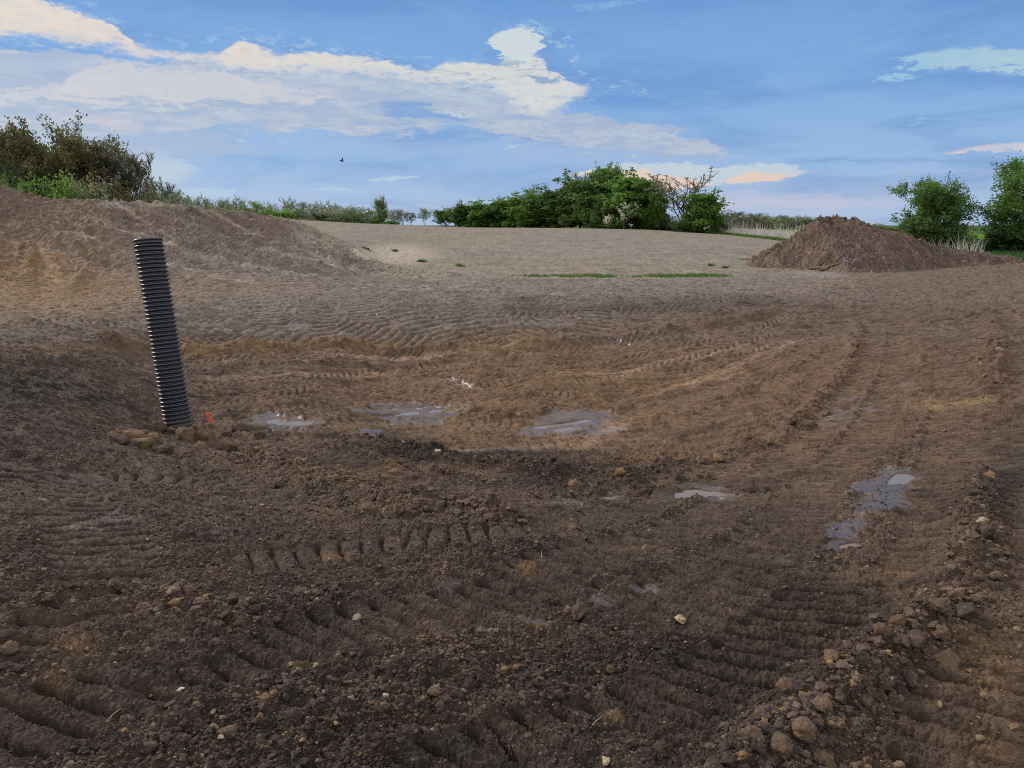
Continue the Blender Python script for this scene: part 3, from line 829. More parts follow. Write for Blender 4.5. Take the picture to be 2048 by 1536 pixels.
    vv = (.82 + .36 * ((lumpid * 7.3) % 1))[:, None]
    C = np.where((lumpid > 0)[:, None], C * vv, C)
    # smeared faces in the tracks up the bank, paled to stand in for smooth sheen
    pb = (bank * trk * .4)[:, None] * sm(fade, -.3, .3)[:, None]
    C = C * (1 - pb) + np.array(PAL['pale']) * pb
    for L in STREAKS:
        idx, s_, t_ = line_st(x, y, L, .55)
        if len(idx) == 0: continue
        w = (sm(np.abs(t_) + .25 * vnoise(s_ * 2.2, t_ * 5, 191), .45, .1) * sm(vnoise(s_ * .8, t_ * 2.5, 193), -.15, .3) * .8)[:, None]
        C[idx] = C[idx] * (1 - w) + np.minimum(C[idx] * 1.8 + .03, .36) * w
    # field
    fc = np.array(PAL['field']) * (1 + .16 * fbm(x * .12, y * .5, 171, 3))[:, None]
    w2 = sm(fbm(x * .05, y * .09, 173, 3), 0, .5)[:, None] * .6
    fc = fc * (1 - w2) + np.array(PAL['fieldw']) * w2
    fc = fc * (1 + .30 * vnoise(x * 3.1, y * .9, 175) + .26 * vnoise(x * .9, y * .3, 177) + .10 * vnoise(x * .2 + y * .03, y * .06, 179))[:, None]
    d = ((px - 790) / 85) ** 2 + ((py - 508) / 20) ** 2
    w3 = (np.exp(-d * d))[:, None] * .9
    fc = fc * (1 - w3) + np.array((.40, .34, .26)) * w3 * (1 + .2 * vnoise(x * 2, y * 2, 195))[:, None]
    C = np.where((cls == 1)[:, None], fc, C)
    # a soft edge between the stubble and the worked soil
    we = ((sm(py + jy * 6, 604, 560) * sm(px, 640, 900) * sm(px, 1750, 1450) * .75)[:, None]) * (cls == 0)[:, None]
    C = C * (1 - we) + fc * .93 * we
    be = ((sm(np.abs(py - np.interp(px, [560, 640, 700, 760, 860, 900], [436, 460, 492, 520, 542, 549])), 26, 4) * sm(px, 540, 620) * sm(px, 930, 860) * .55)[:, None]) * (cls == 0)[:, None]
    C = C * (1 - be) + np.array((.33, .27, .205)) * be
    gc = np.array(PAL['green']) * (1 + .35 * fbm(x * .2, y * .2, 181, 3))[:, None]
    gc = np.where((px < 1500)[:, None], gc * np.array((1.1, .95, 1.1)), gc)
    dry = (sm(px, 1240, 1380) * sm(px, 1760, 1650) * sm(r - rc, 22, 4))[:, None]
    gc = gc * (1 - dry) + np.array((.20, .18, .13)) * dry
    C = np.where((cls == 2)[:, None], gc, C)
    return z, np.clip(C, .004, .9), wet, cls, loose, ridge, trk

# ------------------------------------------------------------------ materials
def new_mat(name):
    m = bpy.data.materials.new(name); m.use_nodes = True
    nt = m.node_tree
    return m, nt, nt.nodes['Principled BSDF']

def vmul(nt, a, b):
    n = nt.nodes.new('ShaderNodeVectorMath'); n.operation = 'MULTIPLY'
    nt.links.new(a, n.inputs[0]); nt.links.new(b, n.inputs[1]); return n.outputs[0]

def soil_material(name, attr=True, base=(.06, .045, .035), tint=(.4, 1.9), bump=.022, spec=.32, r_dry=.86, r_wet=.30, fine=60):
    m, nt, b = new_mat(name); V.nt = nt
    geo = nt.nodes.new('ShaderNodeNewGeometry')
    pos = geo.outputs['Position']
    a = noise(pos, fine, 6, .7); bb = noise(pos, 7.0, 5, .6); g = noise(pos, fine * 3.2, 3, .6)
    f = (a - .5) * 1.9 + (bb - .5) * 1.9 + (noise(pos, fine * .38, 4, .7) - .5) * 1.2 + 1.0
    f = V.m('MINIMUM', V.m('MAXIMUM', f, tint[0]), tint[1])
    if attr:
        at = nt.nodes.new('ShaderNodeAttribute'); at.attribute_name = 'soil'; src = at.outputs['Color']
        wt = nt.nodes.new('ShaderNodeAttribute'); wt.attribute_name = 'wet'; wet = V(wt.outputs['Fac'])
    else:
        rgb = nt.nodes.new('ShaderNodeRGB'); rgb.outputs[0].default_value = base + (1,); src = rgb.outputs[0]
        wet = V.m('MULTIPLY', a, 0.0)
    colr = vmul(nt, src, comb(f, f, f))
    # pale grit
    grit = V.m('MAXIMUM', sstep(g, .665, .72), sstep(noise(pos, fine * .5, 2, .5), .70, .73)) * .5
    colr = mixc(grit, colr, (.30, .25, .19, 1))
    nt.links.new(colr, b.inputs['Base Color'])
    wv = sstep(wet + (bb - .5) * .7, .25, .75)
    ro = V.m('ADD', V.m('MULTIPLY', wv, r_wet - r_dry), r_dry)
    nt.links.new(ro.s, b.inputs['Roughness'])
    sp = V.m('ADD', V.m('MULTIPLY', wv, .5 - spec), spec)
    nt.links.new(sp.s, b.inputs['Specular IOR Level'])
    bp = nt.nodes.new('ShaderNodeBump'); bp.inputs['Distance'].default_value = bump; bp.inputs['Strength'].default_value = 1.0
    hgt = a + bb * .8 + g * .3
    nt.links.new(hgt.s, bp.inputs['Height'])
    st = V.m('SUBTRACT', 1.0, wv * .85); nt.links.new(st.s, bp.inputs['Strength'])
    nt.links.new(bp.outputs[0], b.inputs['Normal'])
    return m

M_SOIL = soil_material('worked_soil')
M_FIELD = soil_material('stubble_field', bump=.05, fine=9, r_dry=1.0, spec=.1)
M_GRASS = soil_material('meadow_ground', bump=.05, fine=6, r_dry=1.0, spec=.05)
M_HEAP = soil_material('heap_soil', bump=.02, fine=26, spec=.2)
M_CLOD = soil_material('clod_soil', bump=.006, fine=90)

# ------------------------------------------------------------------ the ground: one polar sheet, finest near the camera, reaching the horizon
ang = np.concatenate([np.arange(-180, -48, 6.0), np.arange(-48, -36, .35), np.arange(-36, 36, .0735), np.arange(36, 48, .35), np.arange(48, 180.1, 6.0)])
ang = R(1) * ang
rr = [0.25]
while rr[-1] < 3000:
    q = rr[-1]
    if q < 1.5: d = .12
    elif q < 23: d = min(max(.0040, q * q / 2200), .024)
    elif q < 30: d = .036
    elif q < 46: d = .05
    elif q < 75: d = .2
    elif q < 160: d = .45
    else: d = q * .08
    rr.append(q + d)
rr = np.array(rr)
gx = np.outer(rr, np.sin(ang)); gy = np.outer(rr, np.cos(ang))
nr_, na_ = gx.shape
print('ground grid', nr_, na_, nr_ * na_, round(time.time() - T0, 1))
xf, yf = gx.ravel(), gy.ravel()
ZS, CS, WS, KS = [], [], [], []
CH = 400000
for i in range(0, len(xf), CH):
    z, C, w, k, *_ = terrain(xf[i:i + CH], yf[i:i + CH])
    ZS.append(z); CS.append(C); WS.append(w); KS.append(k)
zf = np.concatenate(ZS); Cf = np.concatenate(CS).astype(np.float32); wf = np.concatenate(WS); kf = np.concatenate(KS)
print('terrain done', round(time.time() - T0, 1))
ii, jj = np.meshgrid(np.arange(nr_ - 1), np.arange(na_ - 1), indexing='ij')
v0 = (ii * na_ + jj).ravel()
quads = np.stack([v0, v0 + 1, v0 + 1 + na_, v0 + na_], 1)
quads = quads[:, ::-1]
VV = np.stack([xf, yf, zf], 1)
kq = kf[quads[:, 0]]
for cls_, nm, mt in ((0, 'ground', M_SOIL), (1, 'field', M_FIELD), (2, 'meadow', M_GRASS)):
    q = quads[kq == cls_]
    used = np.zeros(len(VV), bool); used[q.ravel()] = True
    remap = np.cumsum(used) - 1
    me = np_mesh(nm, VV[used], remap[q], True, Cf[used], 4, {'wet': wf[used]})
    tag(link(nm, me, mt), kind='structure')
print('ground built', round(time.time() - T0, 1))

def ground_z(x, y):
    x = np.atleast_1d(np.asarray(x, float)); y = np.atleast_1d(np.asarray(y, float))
    return terrain(x, y)[0]

def spot(px, py, yy=None):
    """a place on the land under a photograph pixel (or at a given distance along it)"""
    if yy is None: x, y, _ = hit(px, py)
    else: x, y = ray(px, py)[0] * yy, yy
    return x, y, float(ground_z(x, y)[0])

# ------------------------------------------------------------------ puddles
def puddle_material():
    m, nt, b = new_mat('muddy_water'); V.nt = nt
    pos = nt.nodes.new('ShaderNodeNewGeometry').outputs['Position']
    b.inputs['Base Color'].default_value = (.21, .165, .125, 1)
    b.inputs['Roughness'].default_value = .12
    b.inputs['IOR'].default_value = 1.33
    b.inputs['Specular IOR Level'].default_value = .5
    bp = nt.nodes.new('ShaderNodeBump'); bp.inputs['Distance'].default_value = .002; bp.inputs['Strength'].default_value = .35
    nt.links.new(noise(pos, 14, 3, .5).s, bp.inputs['Height']); nt.links.new(bp.outputs[0], b.inputs['Normal'])
    return m
M_WATER = puddle_material()
for L, hw, zw in PDW:
    n_ = len(L)
    d = np.gradient(L, axis=0); d /= np.linalg.norm(d, axis=1)[:, None] + 1e-9
    nn = np.stack([d[:, 1], -d[:, 0]], 1)
    W_ = hw * 1.7
    a = L + nn * W_; b = L - nn * W_
    e0 = L[0] - d[0] * W_; e1 = L[-1] + d[-1] * W_
    a = np.vstack([e0 + nn[0] * W_ * .6, a, e1 + nn[-1] * W_ * .6]); b = np.vstack([e0 - nn[0] * W_ * .6, b, e1 - nn[-1] * W_ * .6])
    vs = np.vstack([a, b]); vs = np.hstack([vs, np.full((len(vs), 1), zw)])
    k = len(a); f = [[i, i + 1, k + i + 1, k + i] for i in range(k - 1)]
    f = np.array(f)[:, ::-1]
    tag(link('puddle', np_mesh('puddle', vs, f, False), M_WATER), kind='structure')

# ------------------------------------------------------------------ lumps of soil and stones
def ico(level):
    import bmesh
    bm = bmesh.new(); bmesh.ops.create_icosphere(bm, subdivisions=level, radius=1.0)
    v = np.array([p.co[:] for p in bm.verts]); f = np.array([[q.index for q in p.verts] for p in bm.faces]); bm.free()
    return v, f
ICO1, ICO2, ICO3, ICO4 = ico(1), ico(2), ico(3), ico(4)

def n3d(v, seed, f):
    return (vnoise(v[:, 0] * f + seed, v[:, 1] * f + v[:, 2] * .7 * f, seed) + vnoise(v[:, 2] * f - seed, v[:, 0] * .6 * f + v[:, 1] * f, seed + 5)) * .8

def lump_shape(base, seed, amp=.32, f=1.6, facet=0.0, crumb=.06):
    v = base[0].copy()
    d = 1 + amp * n3d(v, seed, f) + amp * .5 * n3d(v, seed + 9, f * 2.3) + crumb * n3d(v, seed + 19, f * 6)
    if facet:
        rg = np.random.default_rng(seed)
        for _ in range(9):
            nrm = rg.normal(size=3); nrm /= np.linalg.norm(nrm); h = rg.uniform(.62, .95)
            dd = v @ nrm; k = dd > h; d = np.where(k, np.minimum(d, h / np.maximum(dd, 1e-3) * (1 + (d - 1) * .3)), d)
    return v * d[:, None]

rng = np.random.default_rng(7)
def rotm(n_):
    q = rng.normal(size=(n_, 4)); q /= np.linalg.norm(q, axis=1)[:, None]
    w, x, y, z = q.T
    return np.stack([np.stack([1 - 2 * (y * y + z * z), 2 * (x * y - z * w), 2 * (x * z + y * w)], 1),
                     np.stack([2 * (x * y + z * w), 1 - 2 * (x * x + z * z), 2 * (y * z - x * w)], 1),
                     np.stack([2 * (x * z - y * w), 2 * (y * z + x * w), 1 - 2 * (x * x + y * y)], 1)], 1)

def scatter_mesh(name, pos, rad, cols, base, seeds, sink=.35, flat=.8, amp=.32, facet=0):
    shapes = [lump_shape(base, s_, amp, 1.6, facet) for s_ in seeds]
    nv = len(base[0]); N = len(pos)
    out = np.empty((N, nv, 3), np.float32)
    Rm = rotm(N); ch = rng.integers(0, len(shapes), N)
    for k, sh in enumerate(shapes):
        sel = np.nonzero(ch == k)[0]
        if len(sel) == 0: continue
        st = rng.uniform(.7, 1.25, (len(sel), 1, 3))
        out[sel] = np.einsum('nij,nkj->nki', Rm[sel], sh[None] * st)
    out[:, :, 2] *= flat
    out = out * rad[:, None, None]
    out += pos[:, None, :]
    out[:, :, 2] += (rad * (.5 - sink))[:, None]
    F = (base[1][None] + (np.arange(N) * nv)[:, None, None]).reshape(-1, 3)
    C = np.repeat(cols, nv, axis=0)
    return np_mesh(name, out.reshape(-1, 3), F, False, C, 3, {'wet': np.zeros(N * nv)})

# countless crumbs of soil over the worked ground
NC = 90000
az_ = rng.uniform(R(-40), R(40), NC * 3)
dep_ = rng.uniform(R(5.5), R(44), NC * 3)
rr_ = 2.0 / np.tan(dep_)
sel = (rr_ > 1.3) & (rr_ < 17)
az_, rr_ = az_[sel], rr_[sel]
x_, y_ = rr_ * np.sin(az_), rr_ * np.cos(az_)
z_, C_, w_, k_, lo_, rd_, tk_ = terrain(x_, y_)
pp = np.clip(.04 + .75 * (lo_ - .3) + 1.2 * rd_ - .5 * w_, .02, 1) * (1 - .85 * tk_)
ppx, ppy = to_px(x_, y_, z_)
pp *= np.where((ppy < 900) & (rd_ < .2), .3, 1) * np.where((ppx > 1350) & (rd_ < .2), .6, 1)
pp *= np.where((ppx > 380) & (ppx < 1300) & (ppy > 880) & (ppy < 1090), 1.35, 1)
keep = (rng.uniform(size=len(x_)) < pp * .75) & (k_ == 0)
x_, y_, z_, C_, rr_, rd_ = x_[keep][:NC], y_[keep][:NC], z_[keep][:NC], C_[keep][:NC], rr_[keep][:NC], rd_[keep][:NC]
u = rng.uniform(size=len(x_))
rad = np.clip(.0021 * (u + .012) ** -.56 * (.6 + .28 * rr_), .003, .014 + .030 * rd_)
cc = C_ * rng.uniform(.6, 1.55, (len(x_), 1))
t_ = rng.uniform(size=len(x_))
cc = np.where((t_ > .94)[:, None], np.array(PAL['clay']) * rng.uniform(.6, 1.2, (len(x_), 1)), cc)
cc = np.where((t_ > .992)[:, None], np.array((.34, .27, .19)) * rng.uniform(.7, 1.2, (len(x_), 1)), cc)
big = rad > .016
P_ = np.stack([x_, y_, z_], 1)
print('crumbs', len(x_), big.sum())
me = scatter_mesh('soil_crumbs', P_[~big], rad[~big], cc[~big], ICO2, range(10, 20), amp=.6, facet=1, flat=.7)
tag(link('soil_crumbs', me, M_CLOD), kind='stuff', label='loose crumbs of dark brown soil strewn over the worked ground', cat='soil')
me = scatter_mesh('soil_crumbs', P_[big], rad[big], cc[big], ICO3, range(20, 32), amp=.62, facet=1, flat=.7)
tag(link('soil_crumbs', me, M_CLOD), kind='stuff', label='larger crumbs of brown soil strewn over the worked ground', cat='soil')

# the finest grit, angular bits of a few millimetres
NG = 230000
az_ = rng.uniform(R(-39), R(39), NG); dep_ = rng.uniform(R(11), R(46), NG)
rr_ = 1.9 / np.tan(dep_)
x_, y_ = rr_ * np.sin(az_), rr_ * np.cos(az_)
pz = .45 + .9 * fbm(x_ * 1.3, y_ * 1.3, 401, 3)
k = (rng.uniform(size=NG) < pz) & (rr_ > 1.4); x_, y_, rr_ = x_[k], y_[k], rr_[k]
z_, C_, w_, k_, lo_, rd_, tk_ = terrain(x_, y_)
k = (k_ == 0) & (rng.uniform(size=len(x_)) < np.clip(.3 + .6 * lo_ - .9 * w_, .1, 1) * (1 - .65 * tk_)); x_, y_, z_, C_, rr_ = x_[k], y_[k], z_[k], C_[k], rr_[k]
rad = .0016 * (rng.uniform(size=len(x_)) + .05) ** -.45 * (.5 + .34 * rr_)
cc = C_ * rng.uniform(.45, 1.9, (len(x_), 1))
t_ = rng.uniform(size=len(x_))
cc = np.where((t_ > .93)[:, None], np.array(PAL['tan']) * rng.uniform(.5, 1.1, (len(x_), 1)), cc)
print('grit', len(x_))
me = scatter_mesh('soil_grit', np.stack([x_, y_, z_], 1), rad, cc, ICO1, range(50, 58), amp=.5, flat=.65, sink=.2)
tag(link('soil_grit', me, M_CLOD), kind='stuff', label='fine angular grit of soil sprinkled over the near ground', cat='soil')

# clods and stones one can point at
clod_meshes = {}
def clod(name, label, cat, group, px, py, rpx, col, facet=.5, flat=.85, sink=.3, amp=.38, seed=0):
    x, y, z = spot(px, py)
    f = y * CP - (z - EYE) * SP
    rad_ = rpx / FPX * f
    key = (seed % 7, facet, round(col[0], 3))
    if key not in clod_meshes:
        v = lump_shape(ICO4, 40 + seed % 7, amp * (1 if facet else 1.0), 1.5, facet, .2)
        v = v * (1 + .07 * n3d(v, 77, 13) * (1 if facet < 1 else 0) + .035 * n3d(v, 78, 27) * (1 if facet < 1 else 0))[:, None]
        cols = np.tile(np.array(col, np.float32), (len(v), 1))
        cn_ = sm(n3d(v, 3 + seed % 7, 1.7), -.1, .5)[:, None]
        cols = cols * (1 - .45 * cn_) + np.array(PAL['brown']) * .45 * cn_
        me_ = np_mesh(name, v, ICO4[1], True, cols, 3, {'wet': np.zeros(len(v))})
        me_.materials.append(M_CLOD)
        clod_meshes[key] = me_
    o = bpy.data.objects.new(name, clod_meshes[key]); COL.objects.link(o)
    o.location = (x, y, z + rad_ * (flat - sink) * .5)
    o.scale = (rad_ * rng.uniform(.85, 1.15), rad_ * rng.uniform(.85, 1.15), rad_ * flat)
    o.rotation_euler = (rng.uniform(-.3, .3), rng.uniform(-.3, .3), rng.uniform(0, 6.28))
    tag(o, label, cat, group)
    return o
CL_B = (.13, .083, .052); CL_D = (.075, .05, .037); CL_C = (.20, .12, .055); CL_T = (.22, .15, .075)
k_ = 0
def clods(lst, label, group, cols, k=.85, **kw):
    global k_
    for q in lst:
        clod('soil_clod', label, 'soil clod', group, q[0], q[1], q[2] * k, cols[k_ % len(cols)], seed=k_, **kw); k_ += 1
clod('soil_clod', 'biggest brown clod right against the foot of the black ribbed pipe', 'soil clod', None, 408, 884, 22, (.17, .11, .06), seed=1)
clods([(250,868,13),(240,885,16),(268,880,18),(288,872,12),(320,868,16),(347,872,14),(372,884,20),(335,912,16),(290,900,15),(392,864,10),(456,876,10),(474,878,9),(455,898,17),(480,870,14),(228,878,10),(362,862,11),(520,880,10),(306,884,14),(400,900,12)],
      'crumbly brown clod in the ring of clods round the foot of the black pipe', 'clods round the pipe foot', k=1.15, cols=[CL_B, CL_D, (.17, .105, .058)])
clods([(590,905,11),(745,918,13),(790,952,15),(770,965,11),(700,985,14),(735,1030,22),(650,1045,20),(560,975,14),(600,1000,12),(680,940,10),(830,965,11),(800,1040,14),(905,1010,13),(950,1010,14),(1080,935,13),(1150,975,16),(1240,925,14),(1145,1055,14),(860,985,13),(980,975,14),(1280,975,12),(630,960,12),(520,935,12)],
      'crumbly clod in the strip of spilled soil running from the pipe towards the middle', 'clods of the spilled strip in the middle', [CL_B, (.16, .10, .05), CL_D])
clods([(1400,935,13),(1435,930,14),(1470,905,17),(1510,925,13),(1540,895,14),(1580,862,22),(1620,855,14),(1240,968,13),(1330,905,13),(1650,830,12),(1600,840,12),(1690,760,11),(1710,700,10),(1495,880,11),(1560,905,11)],
      'brown clod in the curved windrow between the tracks right of centre', 'clods of the curved windrow', [CL_B, CL_C, CL_B])
clods([(1640,1440,26),(1710,1460,22),(1600,1500,28),(1660,1370,24),(1700,1330,22),(1790,1290,20),(1760,1330,22),(1830,1320,26),(1890,1330,28),(1880,1290,20),(1930,1235,30),(1870,1260,26),(1960,1210,18),(1820,1365,20),(1570,1390,26),(1540,1440,22),(1720,1400,16),(1840,1220,17),(1990,1165,17),(1970,1100,17),(1650,1530,26),(1500,1520,24),(1770,1390,14),(1905,1270,14)],
      'knobbly dark clod in the ridge of pushed up mud at the lower right', 'clods of the lower right ridge', [CL_B, CL_D, (.14, .088, .052)])
clods([(1560,1535,30),(640,1395,16),(535,1430,17),(700,1390,14),(455,1480,28),(390,1490,18),(250,1440,15),(880,1430,14),(870,1410,18),(1160,1235,24),(1135,1225,14),(300,1500,18),(20,1300,20),(15,1240,24),(1290,1100,12),(960,1300,12),(770,1440,12),(1120,1400,14),(1010,1340,11),(1320,1500,16),(1220,1340,12)],
      'dark rounded clod lying among the crumbs in the near foreground', 'clods of the near foreground', [CL_D, CL_B, CL_D, (.14, .085, .048)])
# stones
clod('stone', 'pale tan squarish stone on the near tread marks left of centre', 'stone', None, 714, 1226, 10, (.30, .23, .165), facet=1, amp=.2, seed=2, sink=.1)
clod('stone', 'yellowish white broken stone lying alone below the picture centre', 'stone', None, 1362, 1241, 12, (.50, .38, .19), facet=1, amp=.5, seed=3, flat=.45, sink=.1)
clod('stone', 'big pale yellow stone at the right edge of the foreground', 'stone', None, 2040, 1376, 17, (.46, .36, .20), facet=1, amp=.4, seed=4)
clod('stone', 'cream stone at the bottom edge left of centre of the foreground', 'stone', None, 1212, 1530, 9, (.46, .36, .22), facet=1, amp=.4, seed=5)
clod('stone', 'white stone standing between the long grooves at the lower left', 'stone', None, 364, 1381, 9, (.50, .43, .32), facet=1, amp=.4, seed=6, flat=.6)
k2 = 0
for q in [(333,1193,8),(147,1213,7),(582,1330,5),(596,1342,6),(495,1264,6),(1867,1350,9),(1880,1410,8),(1770,1270,9),(1950,1362,10),(1975,1365,8),(1968,1390,8),(1905,1330,6),(1690,1310,7),(1700,1330,6),(1575,1325,5),(1605,1325,6),
          (1010,1370,6),(865,1465,6),(140,1525,10),(1520,1470,6),(1640,1530,9),(1710,1525,10),(1800,1530,12),(1850,1520,9),(1960,1480,9),(2030,1450,10),(1990,1300,6),(2035,1255,7),(1890,1240,8),(860,1050,7),(725,1095,8),
          (1400,1450,6),(1240,1330,5),(480,1300,5),(1300,1060,5),(1900,1155,5),(1960,1050,6),(1990,1110,6),(1845,1155,5),(1870,1030,5)]:
    right = q[0] > 1500
    clod('stone', 'small tan stone stuck in the mud on the right side of the foreground' if right else 'small tan stone stuck in the mud left of or near the middle of the foreground', 'stone',
         'tan stones in the right foreground' if right else 'tan stones in the left and middle foreground', q[0], q[1], q[2], ((.25, .18, .10), (.19, .125, .065), (.28, .21, .13))[k2 % 3], facet=1, amp=.25, seed=k2); k2 += 1
for q in [(493,477,7),(457,492,4),(640,508,4),(410,620,5),(958,686,5),(1996,720,7)]:
    clod('stone', 'small pale stone lying on the slope of the long earth bank' if q[1] < 600 else 'small grey stone beside the machine tracks beyond the pit', 'stone',
         'stones on the earth bank' if q[1] < 600 else 'stones beyond the pit', q[0], q[1], q[2], (.24, .2, .16), facet=1, amp=.25, seed=k2); k2 += 1
print('clods', round(time.time() - T0, 1))

# ------------------------------------------------------------------ the corrugated pipe
def build_pipe():
    m, nt, b = new_mat('black_plastic'); V.nt = nt
    pos = nt.nodes.new('ShaderNodeTexCoord').outputs['Object']
    nz = noise(pos, 26, 5, .65); nz2 = noise(pos, 5, 4, .6)
    dust = sstep(nz + (nz2 - .5) * .7, .56, .8) * .5
    sxx = nt.nodes.new('ShaderNodeSeparateXYZ'); nt.links.new(pos, sxx.inputs[0])
    mud = sstep(V(sxx.outputs[2]) + (nz - .5) * .55, .34, .12) * .75
    cc_ = mixc(dust, (.011, .016, .026, 1), (.045, .050, .060, 1))
    cc_ = mixc(mud, cc_, (.07, .05, .035, 1))
    nt.links.new(cc_, b.inputs['Base Color'])
    rg = nz * .3 + .22 + mud * .4
    nt.links.new(rg.s, b.inputs['Roughness'])
    b.inputs['Specular IOR Level'].default_value = .75
    bot = np.array(ray(361, 876)); Yb = 9.5
    pb = np.array([bot[0] * Yb, Yb, 0.0]); pb[2] = EYE + bot[1] * Yb
    tp = ray(296, 481); Yt = 9.75
    pt = np.array([tp[0] * Yt, Yt, EYE + tp[1] * Yt])
    ax = (pt - pb); Ln = np.linalg.norm(ax); ax /= Ln
    Ro = .176
    root = empty('drainage_pipe', pb)
    from mathutils import Vector
    root.rotation_euler = Vector(ax).to_track_quat('Z', 'Y').to_euler()
    tag(root, 'black ribbed plastic drainage pipe standing askew out of the mud', 'pipe')
    pitch = .0535
    NS = 72
    def lathe(name, prof):
        th = np.linspace(0, 2 * np.pi, NS, endpoint=False)
        pr = np.array(prof)
        v = np.stack([np.outer(pr[:, 0], np.cos(th)), np.outer(pr[:, 0], np.sin(th)), np.repeat(pr[:, 1][:, None], NS, 1)], 2).reshape(-1, 3)
        f = []
        for i in range(len(pr) - 1):
            for j in range(NS):
                f.append((i * NS + j, i * NS + (j + 1) % NS, (i + 1) * NS + (j + 1) % NS, (i + 1) * NS + j))
        return link(name, np_mesh(name, v, f, True), m, root)
    # outer corrugated wall: squared ribs with rounded shoulders
    prof = []
    z = -.45
    while z < Ln - .075:
        for fz, dr in ((0, .022), (.20, .021), (.30, .012), (.38, .001), (.48, -.001), (.62, -.001), (.72, .001), (.80, .012), (.90, .021)):
            prof.append((Ro - dr, z + fz * pitch))
        z += pitch
    zt = z
    lathe('corrugated_wall', prof + [(Ro - .022, zt)])
    lathe('rim', [(Ro - .022, zt), (Ro - .010, zt + .004), (Ro - .006, zt + .014), (Ro - .012, zt + .026), (Ro - .020, zt + .032), (Ro - .006, zt + .040), (Ro - .0015, zt + .052),
                  (Ro - .004, zt + .062), (Ro - .014, zt + .066), (Ro - .030, zt + .062), (Ro - .034, zt + .040)])
    lathe('inner_wall', [(Ro - .0341, zt + .040), (Ro - .0345, zt - .02), (Ro - .0345, 1.2), (Ro - .0345, 0), (Ro - .0345, -.45)])
    return pb, ax
PIPE_B, PIPE_AX = build_pipe()

# ------------------------------------------------------------------ simple materials
def plain(name, col, rough=.7, var=.35, scale=8, spec=.3):
    m, nt, b = new_mat(name); V.nt = nt
    pos = nt.nodes.new('ShaderNodeTexCoord').outputs['Object']
    f = (noise(pos, scale, 5, .65) - .5) * (2.6 * var) + 1.0
    rgb = nt.nodes.new('ShaderNodeRGB'); rgb.outputs[0].default_value = tuple(col) + (1,)
    nt.links.new(vmul(nt, rgb.outputs[0], comb(f, f, f)), b.inputs['Base Color'])
    b.inputs['Roughness'].default_value = rough
    b.inputs['Specular IOR Level'].default_value = spec
    return m

def leafmat(name, col, var=.5, transl=.45):
    col = tuple(1.85 * c_ for c_ in col)
    m, nt, b = new_mat(name); V.nt = nt
    at = nt.nodes.new('ShaderNodeAttribute'); at.attribute_name = 'soil'
    rgb = nt.nodes.new('ShaderNodeRGB'); rgb.outputs[0].default_value = tuple(col) + (1,)
    colr = vmul(nt, rgb.outputs[0], at.outputs['Color'])
    nt.links.new(colr, b.inputs['Base Color'])
    b.inputs['Roughness'].default_value = .6; b.inputs['Specular IOR Level'].default_value = .25
    tr = nt.nodes.new('ShaderNodeBsdfTranslucent'); nt.links.new(colr, tr.inputs[0])
    mx = nt.nodes.new('ShaderNodeMixShader'); mx.inputs[0].default_value = transl
    nt.links.new(b.outputs[0], mx.inputs[1]); nt.links.new(tr.outputs[0], mx.inputs[2])
    nt.links.new(mx.outputs[0], nt.nodes['Material Output'].inputs[0])
    return m

def tubes(segs, sides=4):
    """(p0, p1, r0, r1) rows to tube vertices and quads"""
    segs = np.array(segs, float)
    p0, p1, r0, r1 = segs[:, :3], segs[:, 3:6], segs[:, 6], segs[:, 7]
    d = p1 - p0; d /= np.linalg.norm(d, axis=1)[:, None] + 1e-9
    up = np.where(np.abs(d[:, 2:3]) < .9, np.array([[0, 0, 1.0]]), np.array([[1.0, 0, 0]]))
    a = np.cross(d, up); a /= np.linalg.norm(a, axis=1)[:, None] + 1e-9
    b = np.cross(d, a)
    th = np.linspace(0, 2 * np.pi, sides, endpoint=False)
    ring = a[:, None] * np.cos(th)[None, :, None] + b[:, None] * np.sin(th)[None, :, None]
    v = np.concatenate([p0[:, None] + ring * r0[:, None, None], p1[:, None] + ring * r1[:, None, None]], 1)
    n_ = len(segs); base = (np.arange(n_) * 2 * sides)[:, None]
    j = np.arange(sides)
    f = np.stack([base + j, base + (j + 1) % sides, base + sides + (j + 1) % sides, base + sides + j], 2)
    return v.reshape(-1, 3), f.reshape(-1, 4)

# ------------------------------------------------------------------ orange survey marker
x, y, z = spot(419, 847)
MY = y
dx, dz = ray(417, 834)
mark = empty('survey_marker', (x, y, z)); tag(mark, 'small bright orange survey marker behind the foot of the black pipe', 'survey marker')
htop = EYE + ray(416, 825)[1] * MY - z
v, f = tubes([(0, 0, -.1, 0, 0, htop * .55, .011, .011), (0, 0, htop * .55, -.01, 0, htop - .02, .011, .010)], 6)
link('stake', np_mesh('stake', v, f), plain('weathered_wood', (.12, .09, .06)), mark)
hb = EYE + ray(418, 843)[1] * MY - z
fl = []
rw = np.array([1.25, 1]) * np.array([(-.034, htop), (.028, htop + .004), (.020, htop - .03), (.026, (htop + hb) / 2), (.052, hb), (-.004, hb - .006), (-.018, (htop + hb) / 2), (-.026, htop - .035)])
vs = [(a, -.014 - .006 * math.sin(i), b) for i, (a, b) in enumerate(rw)] + [(a, -.018 - .006 * math.sin(i), b) for i, (a, b) in enumerate(rw)]
fs = [(7, 0, 1, 2), (6, 7, 2, 3), (5, 6, 3, 4), (15, 10, 9, 8), (14, 11, 10, 15), (13, 12, 11, 14)] + [(i, (i + 1) % 8, 8 + (i + 1) % 8, 8 + i) for i in range(8)]
link('ribbon', np_mesh('ribbon', vs, fs, False), plain('orange_ribbon', (1.0, .20, .09), .5, .03), mark)

